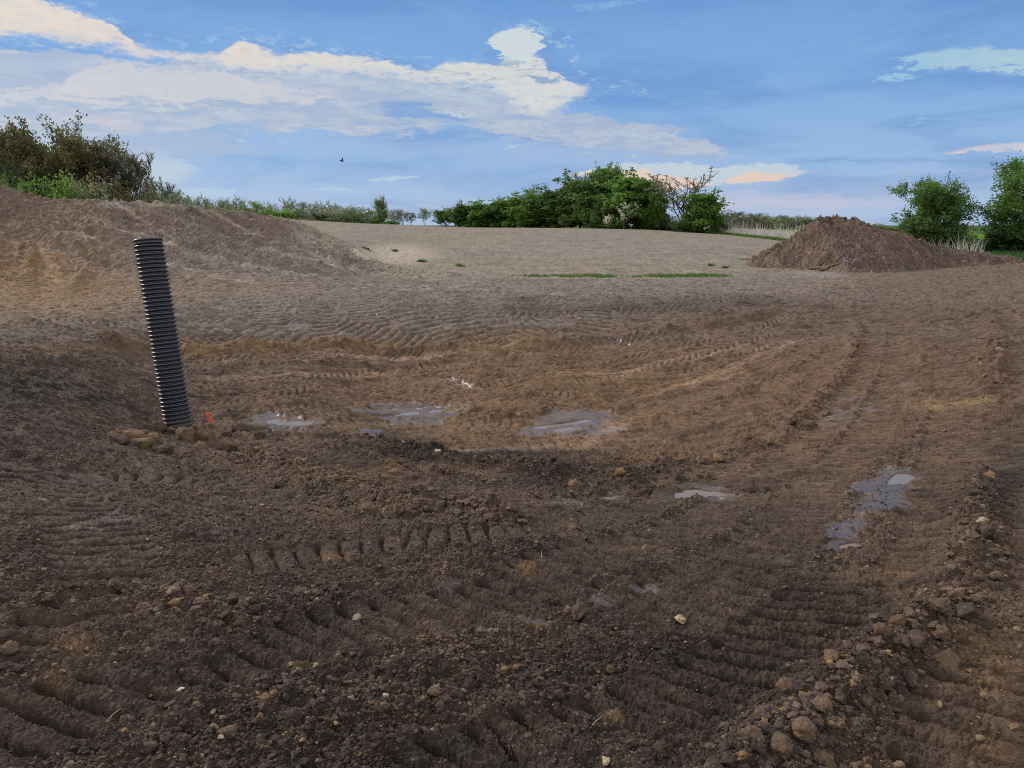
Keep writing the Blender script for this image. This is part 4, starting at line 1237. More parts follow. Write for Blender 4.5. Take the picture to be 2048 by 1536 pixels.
# ------------------------------------------------------------------ the spoil heap on the right
HPX = [1500,1522,1545,1580,1605,1628,1650,1690,1712,1735,1760,1800,1850,1900,1960,2020,2080,2140]
HPY = [521,512,497,477,457,437,434,437,438,449,459,471,487,497,507,515,521,526]
HY = 39.6
def heap_h(x, y):
    px = 1024 + FPX * (x / HY) / (1 / 1.0) * 1.0
    # column of the photograph for a point of the ridge line
    px = 1024 + x / HY * (CP + ((768 - 480) / FPX) * SP) * FPX
    py = np.interp(px, HPX, HPY)
    dzv = (-SP + ((768 - py) / FPX) * CP) / (CP + ((768 - py) / FPX) * SP)
    g = base_z(x, y)
    top = EYE + dzv * HY
    wv = .35 * vnoise(x * .5, y * .5, 201)
    gt = base_z(x, np.full_like(x, HY))
    hgt = np.maximum(top - gt, .05)
    hd = hgt * 1.75 + .5
    d = np.abs((y - HY - wv)) / hd
    s = 1 - d
    s = np.where(s > .75, .75 + (s - .75) * .8 , s)
    h = s * hgt * 1.05
    h += sm(s, 0, .3) * (.20 * fbm(x * .8, y * .8, 203, 3) - .10 * np.abs(vnoise(x * 1.7, y * .6, 205)))
    return g, h, s
hx = np.arange(ray(1475, 500)[0] * HY, ray(2140, 500)[0] * HY, .035); hy = np.arange(33.6, 45.2, .045)
hx, hy = np.meshgrid(hx, hy, indexing='ij')
sh_ = hx.shape; fx_, fy_ = hx.ravel(), hy.ravel()
g, h, s = heap_h(fx_, fy_)
zt_, Ct, wt_, kt, *_ = terrain(fx_, fy_)
wx_ = fx_ + .05 * vnoise(fx_ * 5, fy_ * 5, 211); wy_ = fy_ + .05 * vnoise(fx_ * 5, fy_ * 5, 213)
l1, i1 = worley_lumps(wx_ / .42, wy_ / .42, 221, .4); l2, i2 = worley_lumps(wx_ / .2, wy_ / .2, 223, .6); l3, i3 = worley_lumps(wx_ / .1, wy_ / .1, 225, .8)
lm = sm(fbm(fx_ * .7, fy_ * .7, 227, 2), -.4, .4)
det = (l1 * .42 * .40 * lm + l2 * .2 * .8 * (.4 + .6 * lm) + l3 * .1 * 1.1 + .07 * sm(vnoise(wx_ * 4, wy_ * 9, 235), .05, .5) + .02 * fbm(fx_ * 6, fy_ * 6, 229, 3)) * (.35 + .9 * sm(s, -.1, .2))
zz_ = np.maximum(g + h + det, -9)
zz_ = np.where(s < -.02, np.minimum(zz_, zt_ - .12 - (-s) * .5), zz_)
zz_ -= (1 - sm(fx_, fx_.min() + .05, fx_.min() + .9)) * .7 + sm(fx_, fx_.max() - .9, fx_.max() - .05) * .7
hc = np.tile(np.array((.135, .092, .070)), (len(fx_), 1)) * (1 + .5 * fbm(fx_ * .6, fy_ * .6, 231, 3))[:, None]
hc *= (.75 + .5 * ((i2 * 5.1) % 1))[:, None]
pt_ = sm(fbm(fx_ * .8, fy_ * .8, 233, 3), .1, .5)[:, None] * .5
hc = hc * (1 - pt_) + np.array((.20, .145, .112)) * pt_
nx, ny = sh_
I, J = np.meshgrid(np.arange(nx - 1), np.arange(ny - 1), indexing='ij')
q0 = (I * ny + J).ravel(); Q = np.stack([q0, q0 + ny, q0 + ny + 1, q0 + 1], 1)
Q = Q[(s[Q] > -.35).any(1)]
us = np.zeros(len(fx_), bool); us[Q.ravel()] = True; rm = np.cumsum(us) - 1
me = np_mesh('spoil_heap', np.stack([fx_, fy_, zz_], 1)[us], rm[Q], True, hc[us], 4, {'wet': np.zeros(us.sum())})
tag(link('spoil_heap', me, M_HEAP), 'large heap of loose brown soil at the edge of the field on the right', 'soil heap')
def surf(x, y):
    g_, h_, s_ = heap_h(np.array([x]), np.array([y]))
    return max(float(base_z(x, y)), float((g_ + h_)[0]) if s_[0] > 0 else -9)

def at_y(px, py, yy):
    dx, dz = ray(px, py); return np.array([dx * yy, yy, EYE + dz * yy])
# branches thrown against the heap
WOOD = plain('barkless_wood', (.20, .135, .095), .8, .3)
WOOD2 = plain('dark_wood', (.13, .09, .065), .85, .3)
def on_surface_y(px, py):
    """distance at which a line of sight meets heap or ground"""
    dx, dz = ray(px, py)
    for yy in np.arange(28, 44, .08):
        if EYE + dz * yy < surf(dx * yy, yy): return yy
    return 39.0
for (a, b, mid, r_, m_, lb) in (((1515 + 105, 536), (1676, 527), (1650, 535), .055, WOOD, 'longest pale branch lying at the foot of the soil heap'),
                          ((1638, 541), (1672, 525), (1655, 536), .07, WOOD2, 'thick brown branch lying in front of the pale branch by the soil heap'),
                          ((1672, 521), (1690, 503), (1681, 512), .03, WOOD, 'thin straight stick leaning steeply against the soil heap'),
                          ((1612, 524), (1645, 526), (1630, 524), .025, WOOD2, 'thin dark stick lying level left of the branches by the heap'),
                          ((1641, 528), (1650, 523), (1645, 524), .035, WOOD, 'short crooked stick propped on the branches by the heap'),
                          ((1741, 551), (1743, 544), (1742, 547), .03, plain('pale_wood', (.32, .27, .2)), 'short pale stake end standing in the soil right of the branches')):
    P3 = []
    for q in (a, mid, b):
        yy = on_surface_y(*q) - .12
        P3.append(at_y(q[0], q[1], yy))
    o0 = P3[0].copy(); sg = []
    P3 = [p - o0 for p in P3]
    for i in range(2): sg.append((*P3[i], *P3[i + 1], r_ * (1 - .2 * i), r_ * (.8 - .2 * i)))
    d_ = P3[2] - P3[1]
    sg.append((*P3[1], *(P3[1] + d_ * .5 + np.array([.05, .1, .12])), r_ * .5, r_ * .25))
    v, f = tubes(sg, 7)
    o = link('branch', np_mesh('branch', v, f), m_); o.location = o0
    tag(o, lb, 'branch', 'branches at the heap foot')
# two grey slabs
import bmesh
M_SLAB = plain('grey_slab', (.17, .165, .17), .6, .2)
for (px, py, w, h_, t, rot, lb) in ((1695, 520, .42, .36, .05, (-.9, .15, .2), 'left of the two grey slabs dumped on the foot of the heap'),
                                   (1711, 523, .40, .32, .045, (-.75, -.45, -.3), 'right tilted grey slab dumped on the foot of the heap')):
    bm = bmesh.new()
    pts = [(-w, -h_), (w * .7, -h_ * .9), (w, h_ * .5), (w * .3, h_), (-w * .8, h_ * .8)]
    vb = [bm.verts.new((a * .5, b * .5, -t / 2)) for a, b in pts]; vt = [bm.verts.new((a * .5, b * .5, t / 2)) for a, b in pts]
    bm.faces.new(vb[::-1]); bm.faces.new(vt)
    for i in range(5): bm.faces.new((vb[i], vb[(i + 1) % 5], vt[(i + 1) % 5], vt[i]))
    bmesh.ops.bevel(bm, geom=bm.edges[:], offset=.012, segments=2, affect='EDGES')
    me = bpy.data.meshes.new('slab'); bm.to_mesh(me); bm.free()
    o = link('slab', me, M_SLAB); yy = on_surface_y(px, py) - .1
    o.location = at_y(px, py, yy); o.rotation_euler = (rot[0] + math.pi / 2, rot[1], rot[2])
    tag(o, lb, 'slab')
# clods rolled to the foot of the heap and over its face
for i, (px, py, rp) in enumerate([(1540,506,3.5),(1560,522,4),(1545,520,3),(1534,515,3),(1580,528,4),(1600,530,3.5),(1640,475,4),(1632,466,3),(1660,470,4),(1700,452,4),(1624,488,3.5),(1612,478,3),
                                 (1740,478,4),(1770,500,4),(1800,508,3.5),(1820,520,4),(1850,512,3.5),(1750,540,4),(1770,546,3.5),(1790,545,4),(1735,530,3),(1680,545,3),(1870,540,4),(1900,525,3.5),(1950,540,4),(1986,545,5),(1655,436,4),(1667,434,3.5),(1690,437,4),(1706,437,3.5),(1640,438,3)]):
    yy = on_surface_y(px, py) - .02
    p = at_y(px, py, yy)
    o = bpy.data.objects.new('soil_clod', clod_meshes[sorted(clod_meshes)[i % 4]]); COL.objects.link(o)
    o.location = p; r0_ = rp / FPX * yy; o.scale = (r0_ * 1.1, r0_, r0_ * .8); o.rotation_euler = (i, i * 2, i * 3)
    tag(o, 'dark clod on the face or at the foot of the big soil heap', 'soil clod', 'clods on the soil heap')
print('heap', round(time.time() - T0, 1))

# ------------------------------------------------------------------ trees
def skeleton(rg, H, spread, nmain=9, levels=3, trunk=.35, r0=None, upward=.6, multi=1, kids=(5, 4, 3), gnarl=.25):
    """branch segments and twig tips of one tree, base at the origin, unit metres"""
    segs, tips = [], []
    r0 = r0 or H * .022
    def branch(p, d, L, r, lev):
        n_ = 4 if lev < 2 else 3
        pts = [p]; dirs = [d]
        for i in range(n_):
            d = d + rg.normal(size=3) * gnarl * (.5 + .25 * lev) + np.array([0, 0, .10 * upward])
            d = d / np.linalg.norm(d)
            p = p + d * L / n_; pts.append(p); dirs.append(d)
        for i in range(n_):
            a = r * (1 - .75 * i / n_); b = r * (1 - .75 * (i + 1) / n_)
            segs.append((*pts[i], *pts[i + 1], a, b, lev))
        if lev >= levels:
            for i in range(1, n_ + 1): tips.append(pts[i])
            return
        k_n = kids[min(lev, len(kids) - 1)]
        for k in range(k_n):
            t = (.35 + .65 * (k + rg.uniform(0, 1)) / k_n) * n_
            i = min(int(t), n_ - 1); q = pts[i] + (pts[i + 1] - pts[i]) * (t - i)
            side = rg.normal(size=3); side[2] = abs(side[2]) * upward; side -= dirs[i] * (side @ dirs[i]) * .7
            side /= np.linalg.norm(side)
            nd = dirs[i] * .75 + side * .75; nd /= np.linalg.norm(nd)
            branch(q, nd, L * rg.uniform(.45, .65), r * .5, lev + 1)
        if lev > 0: tips.append(pts[-1])
    for m_ in range(multi):
        base = np.array([rg.normal() * .05 * H, rg.normal() * .05 * H, 0]) if multi > 1 else np.zeros(3)
        p = base; d = np.array([rg.normal() * .06, rg.normal() * .06, 1.0])
        th_ = H * trunk
        top = H * .75
        n_ = 6; pts = [p]
        lean = rg.normal(size=2) * (.25 if multi > 1 else .04)
        for i in range(n_):
            z_ = top * (i + 1) / n_
            pts.append(base + np.array([lean[0] * z_ + rg.normal() * .02 * H, lean[1] * z_ + rg.normal() * .02 * H, z_]))
        for i in range(n_):
            segs.append((*pts[i], *pts[i + 1], r0 * (1 - .14 * i) / multi ** .4, r0 * (1 - .14 * (i + 1)) / multi ** .4, 0))
        for k in range(nmain):
            f = trunk + (1 - trunk) * (k + .5) / nmain
            zz = f * top; i = min(int(zz / top * n_), n_ - 1)
            q = pts[i] + (pts[i + 1] - pts[i]) * (zz / top * n_ - i)
            a = rg.uniform(0, 6.28) if nmain > 2 else 0
            a = k * 2.4 + rg.uniform(-.4, .4)
            up = upward * rg.uniform(.5, 1.3) + .35 * (k / nmain)
            d = np.array([math.cos(a), math.sin(a), up]); d /= np.linalg.norm(d)
            L = spread * .5 * rg.uniform(.75, 1.1) * (1.0 - .35 * abs(f - .55)) * 1.1
            branch(q, d, L, r0 * .5 * (1 - .5 * f), 1)
    return np.array(segs), np.array(tips)

def leaves(rg, centers, size, shade=None, elong=1.5, flat=.0):
    """small leaf faces, one per centre"""
    N = len(centers)
    a = rg.normal(size=(N, 3)); a /= np.linalg.norm(a, axis=1)[:, None]
    b = rg.normal(size=(N, 3)); b -= a * (a * b).sum(1)[:, None]; b /= np.linalg.norm(b, axis=1)[:, None]
    s_ = size * rg.uniform(.6, 1.35, N)
    a = a * (s_ * elong * .5)[:, None]; b = b * (s_ * .5)[:, None]
    c_ = np.cross(a, b); c_ /= np.linalg.norm(c_, axis=1)[:, None] + 1e-9
    c_ *= (s_ * .12)[:, None]
    v = np.stack([centers - a, centers + b + c_, centers + a, centers - b + c_], 1).reshape(-1, 3)
    f = np.arange(N * 4).reshape(-1, 4)
    sh = rg.uniform(.72, 1.32, N) if shade is None else shade * rg.uniform(.8, 1.22, N)
    col = np.stack([sh * rg.uniform(.85, 1.2, N), sh, sh * rg.uniform(.7, 1.1, N)], 1)
    return v, f, np.repeat(col, 4, axis=0)

BARK = plain('bark', (.085, .07, .058), .9, .3, 4)
BARKG = plain('grey_bark', (.15, .135, .12), .9, .3, 4)
G = dict(dark=leafmat('dark_green_leaves', (.054, .094, .026)), mid=leafmat('mid_green_leaves', (.064, .125, .024)), bright=leafmat('bright_green_leaves', (.095, .165, .030)),
         olive=leafmat('olive_leaves', (.085, .082, .036)), brown=leafmat('brownish_leaves', (.10, .080, .045)), grey=leafmat('grey_green_buds', (.15, .155, .115)),
         far=leafmat('hazed_green_leaves', (.125, .165, .075)), farg=leafmat('hazed_grey_green_leaves', (.15, .165, .11)), white=leafmat('white_blossom', (.62, .60, .55)), farb=leafmat('fresh_green_leaves', (.12, .20, .045)))  # far and farg: spring greens lightened further to stand in for distance haze
PROTO = {}
def proto(kind, var):
    """crown and trunk meshes of unit height (1 m high, about 1 m wide)"""
    key = (kind, var)
    if key in PROTO: return PROTO[key]
    rg = np.random.default_rng(abs(hash_str(kind)) % 10000 + var * 77)
    H = 8.0
    if kind == 'dense':          # leafed down to the ground
        segs, tips = skeleton(rg, H, 6.5, 10, 2, .12, upward=.7, kids=(5, 4, 3))
        cl = []
        nb = 38
        for i in range(nb):
            zf = rg.uniform(.0, .92); rmax = 3.0 * math.sqrt(max(.05, 1 - ((zf - .34) / .68) ** 2))
            a = rg.uniform(0, 6.28); rr0 = rmax * rg.uniform(.3, .85)
            cl.append((rr0 * math.cos(a), rr0 * math.sin(a), zf * H, rg.uniform(.75, 1.35)))
        pts, shd = [], []
        for cx, cy, cz, cr in cl:
            n_ = int(230 * cr ** 2)
            d = rg.normal(size=(n_, 3)); d /= np.linalg.norm(d, axis=1)[:, None]
            rad_ = cr * rg.uniform(.25, 1.0, n_) ** .5
            p = d * rad_[:, None] * np.array([1, 1, .85]) + np.array([cx, cy, cz]); pts.append(p)
            shd.append(np.full(n_, rg.uniform(.72, 1.28)))
        tt = tips[rg.integers(0, len(tips), 1500)] + rg.normal(size=(1500, 3)) * .28
        pts.append(tt); shd.append(np.full(1500, 1.15))
        # ragged shoots on top
        sh0 = []
        for i in range(34):
            a = rg.uniform(0, 6.28); q = rg.uniform(0, 2.2); z0_ = H * .93 * math.sqrt(max(.1, 1 - (q / 3.3) ** 2))
            for t in np.linspace(0, rg.uniform(.3, .9), 7): sh0.append((q * math.cos(a) + rg.normal() * .06, q * math.sin(a) + rg.normal() * .06, z0_ + t))
        sh0 = np.array(sh0); pts.append(sh0); shd.append(np.full(len(sh0), 1.1))
        P0 = np.concatenate(pts); S0 = np.concatenate(shd)
        k = P0[:, 2] > -.8; lv = leaves(rg, P0[k], .28, S0[k])
    elif kind == 'open':         # spring foliage in tufts along visible limbs
        segs, tips = skeleton(rg, H, 7.0, 13, 3, .05, upward=.75, kids=(5, 5, 4), multi=3, gnarl=.2)
        n_ = 21000
        base = tips[rg.integers(0, len(tips), n_)]
        P0 = base + rg.normal(size=(n_, 3)) * .20
        cs = .7 + .6 * ((np.floor(base[:, 0] * .9) * 7 + np.floor(base[:, 2] * .9) * 3 + np.floor(base[:, 1] * .9) * 5) % 5) / 5
        lv = leaves(rg, P0, .16, cs)
    elif kind == 'wood':         # tall woodland tree just leafing out, limbs showing
        segs, tips = skeleton(rg, H, 7.5, 11, 3, .22, upward=.9, kids=(5, 5, 4), gnarl=.24)
        n_ = 9000
        P0 = tips[rg.integers(0, len(tips), n_)] + rg.normal(size=(n_, 3)) * .15
        lv = leaves(rg, P0, .095)
    elif kind == 'bare':         # fine grey twigs, few buds
        segs, tips = skeleton(rg, H, 6.0, 11, 4, .2, upward=1.1, kids=(5, 4, 4, 3), gnarl=.2)
        n_ = 5200
        P0 = tips[rg.integers(0, len(tips), n_)] + rg.normal(size=(n_, 3)) * .12
        lv = leaves(rg, P0, .085)
    elif kind == 'vase':         # fan of long upright branches, small leaves strung along them
        segs, tips = skeleton(rg, H, 9.5, 10, 2, .10, upward=1.5, kids=(5, 5, 3), gnarl=.16)
        n_ = 2600
        P0 = tips[rg.integers(0, len(tips), n_)] + rg.normal(size=(n_, 3)) * .13
        lv = leaves(rg, P0, .12)
    elif kind == 'shrub':
        segs, tips = skeleton(rg, H, 9.5, 10, 2, .05, upward=.8, kids=(5, 4), multi=3, gnarl=.25)
        pts = []; S0 = []
        for i in range(20):
            zf = rg.uniform(.05, .85); a = rg.uniform(0, 6.28); q = 4.0 * math.sqrt(max(.05, 1 - (zf / 1.0) ** 2)) * rg.uniform(.2, .9)
            cr = rg.uniform(1.0, 1.8); n2_ = int(150 * cr ** 2)
            d = rg.normal(size=(n2_, 3)); d /= np.linalg.norm(d, axis=1)[:, None]
            pts.append(d * (cr * rg.uniform(.3, 1, n2_) ** .5)[:, None] + np.array([q * math.cos(a), q * math.sin(a), zf * H])); S0.append(np.full(n2_, rg.uniform(.75, 1.25)))
        n_ = 1200
        pts.append(tips[rg.integers(0, len(tips), n_)] + rg.normal(size=(n_, 3)) * .3); S0.append(np.ones(n_))
        P0 = np.concatenate(pts); S0 = np.concatenate(S0); k = P0[:, 2] > .05
        lv = leaves(rg, P0[k], .32, S0[k])
    hi = np.percentile(lv[0][:, 2], 99.5); wi = np.percentile(np.abs(lv[0][:, :2]), 97) * 2
    sc = np.array([1 / wi, 1 / wi, 1 / hi])
    minr = {'bare': .030, 'vase': .040, 'wood': .036}.get(kind, .012)
    segs[:, 6] = np.maximum(segs[:, 6], minr); segs[:, 7] = np.maximum(segs[:, 7], minr * .8)
    v1, f1 = tubes(segs[segs[:, 8] < 2][:, :8], 6); v2, f2 = tubes(segs[segs[:, 8] >= 2][:, :8], 3)
    # quads of 3-sided tubes join the same array
    vt = np.vstack([v1, v2]) * sc; ft = np.vstack([f1, f2 + len(v1)])
    tm = np_mesh('trunk', vt, ft, True)
    PROTO[key] = (lv[0] * sc, lv[1], lv[2], tm, {})
    return PROTO[key]
def hash_str(s_):
    h = 7
    for ch in s_: h = (h * 31 + ord(ch)) & 0xffffff
    return h
def crown_mesh(kind, var, leaf):
    p = proto(kind, var)
    if leaf not in p[4]:
        me_ = np_mesh('crown', p[0], p[1], False, p[2], 4)
        me_.materials.append(G[leaf]); p[4][leaf] = me_
    return p[4][leaf]
ztree = {}
def tree(name, label, cat, group, px, ptop, yy, wpx, kind, var, leaf, bark=BARK, zg=None):
    x = ray(px, 450)[0] * yy
    zg_ = float(base_z(x, yy)) - .05 if zg is None else zg
    ht = EYE + ray(px, ptop)[1] * yy - zg_
    wd = wpx / FPX * yy
    root = empty(name, (x, yy, zg_)); tag(root, label, cat, group)
    rz = ((px * 37 + int(ptop) * 11) % 360) * math.pi / 180
    root.rotation_euler.z = rz
    p = proto(kind, var)
    tm = p[3]
    if not tm.materials: tm.materials.append(bark)
    for nm, me_ in (('trunk', tm), ('crown', crown_mesh(kind, var, leaf))):
        o = bpy.data.objects.new(nm, me_); COL.objects.link(o); o.parent = root
        o.scale = (wd, wd, ht)
    return root
g1 = 'trees of the dark green row beyond the field'
L1 = 'leafy tree inside the dark green row beyond the field, leafed to the ground'
tree('tree', 'light sparse young tree ending the dark green row on its left', 'tree', g1, 893, 417, 150, 46, 'open', 0, 'mid')
for px, tp, yy, w, v_, lf in ((932,409,146,56,0,'dark'),(968,404,142,60,1,'mid'),(1003,401,139,62,2,'dark'),(1040,394,136,70,0,'mid'),(1078,384,132,76,1,'mid'),(1118,381,129,80,2,'dark')):
    tree('tree', L1, 'tree', g1, px, tp, yy, w, 'dense', v_, lf)
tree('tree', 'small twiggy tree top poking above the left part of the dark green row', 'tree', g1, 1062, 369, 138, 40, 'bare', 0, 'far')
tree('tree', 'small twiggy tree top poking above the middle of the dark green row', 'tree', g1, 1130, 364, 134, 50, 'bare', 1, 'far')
tree('tree', 'brownish green leafy tree in the dark green row, left of its tallest tree', 'tree', g1, 1160, 358, 126, 86, 'dense', 0, 'dark')
tree('tree', 'broad dull green tree under the airy tall crown of the row', 'tree', g1, 1200, 352, 122, 92, 'dense', 1, 'dark')
tree('tree', 'tallest airy tree with thin upright twigs rising out of the row', 'tree', g1, 1204, 334, 124, 84, 'open', 1, 'mid')
tree('tree', 'greyish sparse tree top just left of the tallest tree of the row', 'tree', g1, 1172, 345, 130, 60, 'bare', 2, 'grey')
tree('tree', 'dark low leafy tree at the front of the row beside the blossom', 'tree', g1, 1228, 388, 116, 70, 'dense', 2, 'dark')
tree('tree', 'biggest dense bright green tree at the right end of the row', 'tree', g1, 1266, 352, 114, 98, 'dense', 0, 'mid')
tree('tree', 'lower leafy tree tucked behind the right end of the row', 'tree', g1, 1296, 372, 118, 56, 'dense', 1, 'dark')
tree('bush', 'white blossoming bush at the foot of the right end of the row', 'bush', None, 1246, 400, 111, 48, 'vase', 1, 'white', BARKG)
tree('bush', 'small white blossoming bush left of the larger blossoming one', 'bush', None, 1216, 428, 112, 20, 'vase', 1, 'white', BARKG)
tree('tree', 'slender young green tree between the row and the bare fan shaped tree', 'tree', g1, 1322, 384, 110, 46, 'open', 1, 'mid')
tree('tree', 'nearly bare fan shaped tree with long spreading upright branches', 'tree', None, 1368, 337, 108, 132, 'vase', 0, 'grey', BARK)
tree('tree', 'compact dark green tree right of the bare fan shaped tree', 'tree', None, 1403, 388, 106, 62, 'dense', 2, 'mid')
for px, tp, yy, w, kd, v_, lf, lb in ((1362,438,105,34,'shrub',0,'dark','dark low bush under the bare fan shaped tree'),(1436,428,106,40,'shrub',1,'dark','dark low bush right of the compact dark green tree'),
                           (1335,432,112,40,'shrub',1,'olive','olive low bush left of the bare fan shaped tree'),(1300,430,112,40,'shrub',0,'mid','green low bush at the right foot of the row')):
    tree('bush', lb, 'bush', None, px, tp, yy, w, kd, v_, lf)
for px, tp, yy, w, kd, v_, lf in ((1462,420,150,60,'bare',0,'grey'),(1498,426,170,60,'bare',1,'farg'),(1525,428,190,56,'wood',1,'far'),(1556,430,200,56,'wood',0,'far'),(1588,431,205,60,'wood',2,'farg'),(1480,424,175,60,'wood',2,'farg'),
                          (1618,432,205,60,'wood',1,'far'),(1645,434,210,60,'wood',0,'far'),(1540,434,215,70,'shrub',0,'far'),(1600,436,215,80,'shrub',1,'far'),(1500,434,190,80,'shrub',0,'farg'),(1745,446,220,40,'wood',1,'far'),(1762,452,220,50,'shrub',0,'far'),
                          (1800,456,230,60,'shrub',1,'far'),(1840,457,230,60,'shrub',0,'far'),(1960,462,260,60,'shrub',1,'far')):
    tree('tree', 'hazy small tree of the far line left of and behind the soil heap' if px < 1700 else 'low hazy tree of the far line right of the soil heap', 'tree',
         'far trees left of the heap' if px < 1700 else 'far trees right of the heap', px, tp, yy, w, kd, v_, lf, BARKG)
# the big leafy pair on the right
tree('tree', 'broad round leafy tree standing right behind the end of the heap', 'tree', None, 1876, 362, 50, 128, 'open', 2, 'mid')
tree('bush', 'dense dark green bush at the left foot of the round tree', 'bush', None, 1842, 428, 49, 92, 'shrub', 2, 'dark')
tree('bush', 'small leafy bush poking out left of the round tree', 'bush', None, 1806, 438, 51, 30, 'open', 1, 'mid')
tree('tree', 'tallest leafy tree cut off by the right edge of the picture', 'tree', None, 2062, 318, 47, 170, 'open', 3, 'mid')
tree('bush', 'spreading dark bush under the tree at the right edge', 'bush', None, 2025, 446, 49, 130, 'shrub', 0, 'dark')
tree('bush', 'low green bush between the round tree and the tree at the edge', 'bush', None, 1935, 464, 58, 90, 'shrub', 1, 'bright')
# the wood on the left behind the long bank
g2 = 'tall trees of the wood behind the earth bank'
for px, tp, yy, w, kd, v_, lf, bk, lb in (
    (-5,276,74,130,'wood',0,'brown',BARK,'brown tinged sparse tree cut off by the left edge of the picture'),
    (48,288,72,110,'wood',1,'olive',BARK,'olive tree with open limbs second from the left edge'),
    (96,256,76,150,'open',1,'olive',BARK,'tall wide olive tree just left of the densest tree of the wood'),
    (168,254,74,140,'open',0,'olive',BARK,'tallest dense olive brown tree of the wood on the left'),
    (130,290,80,150,'wood',3,'brown',BARK,'brownish tree behind the two tallest trees of the wood'),
    (205,300,73,100,'wood',1,'olive',BARK,'olive tree on the right shoulder of the dense wood'),
    (20,330,70,100,'wood',3,'dark',BARK,'dark green lower tree at the left edge behind the bank'),
    (256,284,74,110,'bare',0,'grey',BARKG,'taller of the two grey bare trees right of the wood'),
    (288,308,75,86,'bare',1,'grey',BARKG,'shorter grey bare tree on the outer right flank of the wood'),
    (333,354,78,66,'bare',2,'grey',BARKG,'small lone grey bare tree right of the wood'),
    (212,282,77,110,'wood',2,'olive',BARK,'olive brown tree between the tallest tree and the grey bare ones'),
    (232,320,76,70,'bare',1,'olive',BARK,'thin twiggy tree between the olive trees and the grey bare ones')):
    tree('tree', lb, 'tree', g2, px, tp, yy, w, kd, v_, lf, bk)
for px, tp, yy, w, kd, v_, lf, lb in (
    (90,362,66,90,'shrub',0,'mid','dark green bush left of the brightest bush at the wood edge'),(135,358,65,80,'shrub',1,'bright','brightest green bush at the foot of the wood'),
    (40,356,68,80,'shrub',2,'dark','dark bush nearest the left edge behind the bank'),(180,364,66,70,'shrub',1,'grey','silvery grey bush right of the brightest bush'),
    (215,362,68,80,'shrub',0,'olive','olive bush below the right shoulder of the wood'),(262,382,70,80,'shrub',2,'olive','low olive bush under the grey bare trees'),
    (310,388,72,80,'shrub',1,'farg','grey green low bush right of the grey bare trees'),(355,392,76,70,'shrub',0,'far','pale green low bush right of the lone bare tree'),
    (5,372,64,90,'shrub',1,'dark','lowest dark bush touching the left edge behind the bank'),(155,372,66,60,'shrub',2,'dark','dark low bush in front of the tallest olive tree')):
    tree('bush', lb, 'bush', 'bushes at the foot of the wood', px, tp, yy, w, kd, v_, lf)
# far line between the wood and the green row
g3 = 'far trees between the wood and the green row'
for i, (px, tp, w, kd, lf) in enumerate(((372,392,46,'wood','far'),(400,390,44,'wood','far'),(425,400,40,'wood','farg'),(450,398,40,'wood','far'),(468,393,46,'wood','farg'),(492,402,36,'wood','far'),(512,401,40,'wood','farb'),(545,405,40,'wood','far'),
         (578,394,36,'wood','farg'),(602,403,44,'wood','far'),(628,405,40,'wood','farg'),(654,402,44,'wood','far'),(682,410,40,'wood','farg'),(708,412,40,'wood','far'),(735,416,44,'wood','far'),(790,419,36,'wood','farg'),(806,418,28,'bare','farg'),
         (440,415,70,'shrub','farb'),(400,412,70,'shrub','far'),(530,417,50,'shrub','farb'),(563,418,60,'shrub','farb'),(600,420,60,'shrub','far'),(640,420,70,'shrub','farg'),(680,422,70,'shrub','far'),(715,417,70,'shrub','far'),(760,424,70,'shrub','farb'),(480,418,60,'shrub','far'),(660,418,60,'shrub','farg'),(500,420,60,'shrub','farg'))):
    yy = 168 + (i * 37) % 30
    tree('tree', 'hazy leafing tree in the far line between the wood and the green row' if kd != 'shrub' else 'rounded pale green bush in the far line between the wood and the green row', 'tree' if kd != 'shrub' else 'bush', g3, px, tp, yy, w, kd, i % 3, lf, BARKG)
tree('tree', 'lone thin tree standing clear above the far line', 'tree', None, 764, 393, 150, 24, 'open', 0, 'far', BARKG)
tree('tree', 'small dark bare tree at the right end of the far line', 'tree', None, 822, 424, 165, 26, 'bare', 1, 'grey', BARKG)
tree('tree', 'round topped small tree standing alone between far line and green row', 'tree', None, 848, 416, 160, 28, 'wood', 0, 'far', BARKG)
print('trees', round(time.time() - T0, 1))

# ------------------------------------------------------------------ grasses and reeds
def blades(rg, P0, hgt, wid, lean=.35, bend=.25):
    N = len(P0)
    a = rg.uniform(0, 6.28, N); ca, sa = np.cos(a), np.sin(a)
    l = rg.normal(size=(N, 2)) * lean * hgt[:, None]
    m = P0.copy(); m[:, :2] += l * .4; m[:, 2] += hgt * .55
    t = P0.copy(); t[:, :2] += l; t[:, 2] += hgt * (1 - rg.uniform(0, bend, N))
    w = np.stack([ca * wid, sa * wid, np.zeros(N)], 1) * .5
    v = np.stack([P0 - w, P0 + w, m + w * .8, m - w * .8, t + w * .25, t - w * .25], 1).reshape(-1, 3)
    k = np.arange(N)[:, None] * 6
    f = np.stack([k + np.array([0, 1, 2, 3]), k + np.array([3, 2, 4, 5])], 1).reshape(-1, 4)
    return v, f
def grass_obj(name, label, cat, P0, hgt, wid, mat, lean=.35, bend=.25, kind='stuff', origin=None, var=(.7, 1.3)):
    v, f = blades(rng, P0, hgt, wid, lean, bend)
    c_ = np.repeat(rng.uniform(var[0], var[1], (len(P0), 1)) * np.ones((1, 3)), 6, axis=0)
    if origin is not None: v = v - np.array(origin)
    o = link(name, np_mesh(name, v, f, False, c_), mat)
    if origin is not None: o.location = origin
    tag(o, label, cat, kind=kind)
    return o
DRY = leafmat('dry_stalks', (.30, .28, .24), transl=.15); DRYP = leafmat('pale_dry_stalks', (.27, .25, .23), transl=.15)
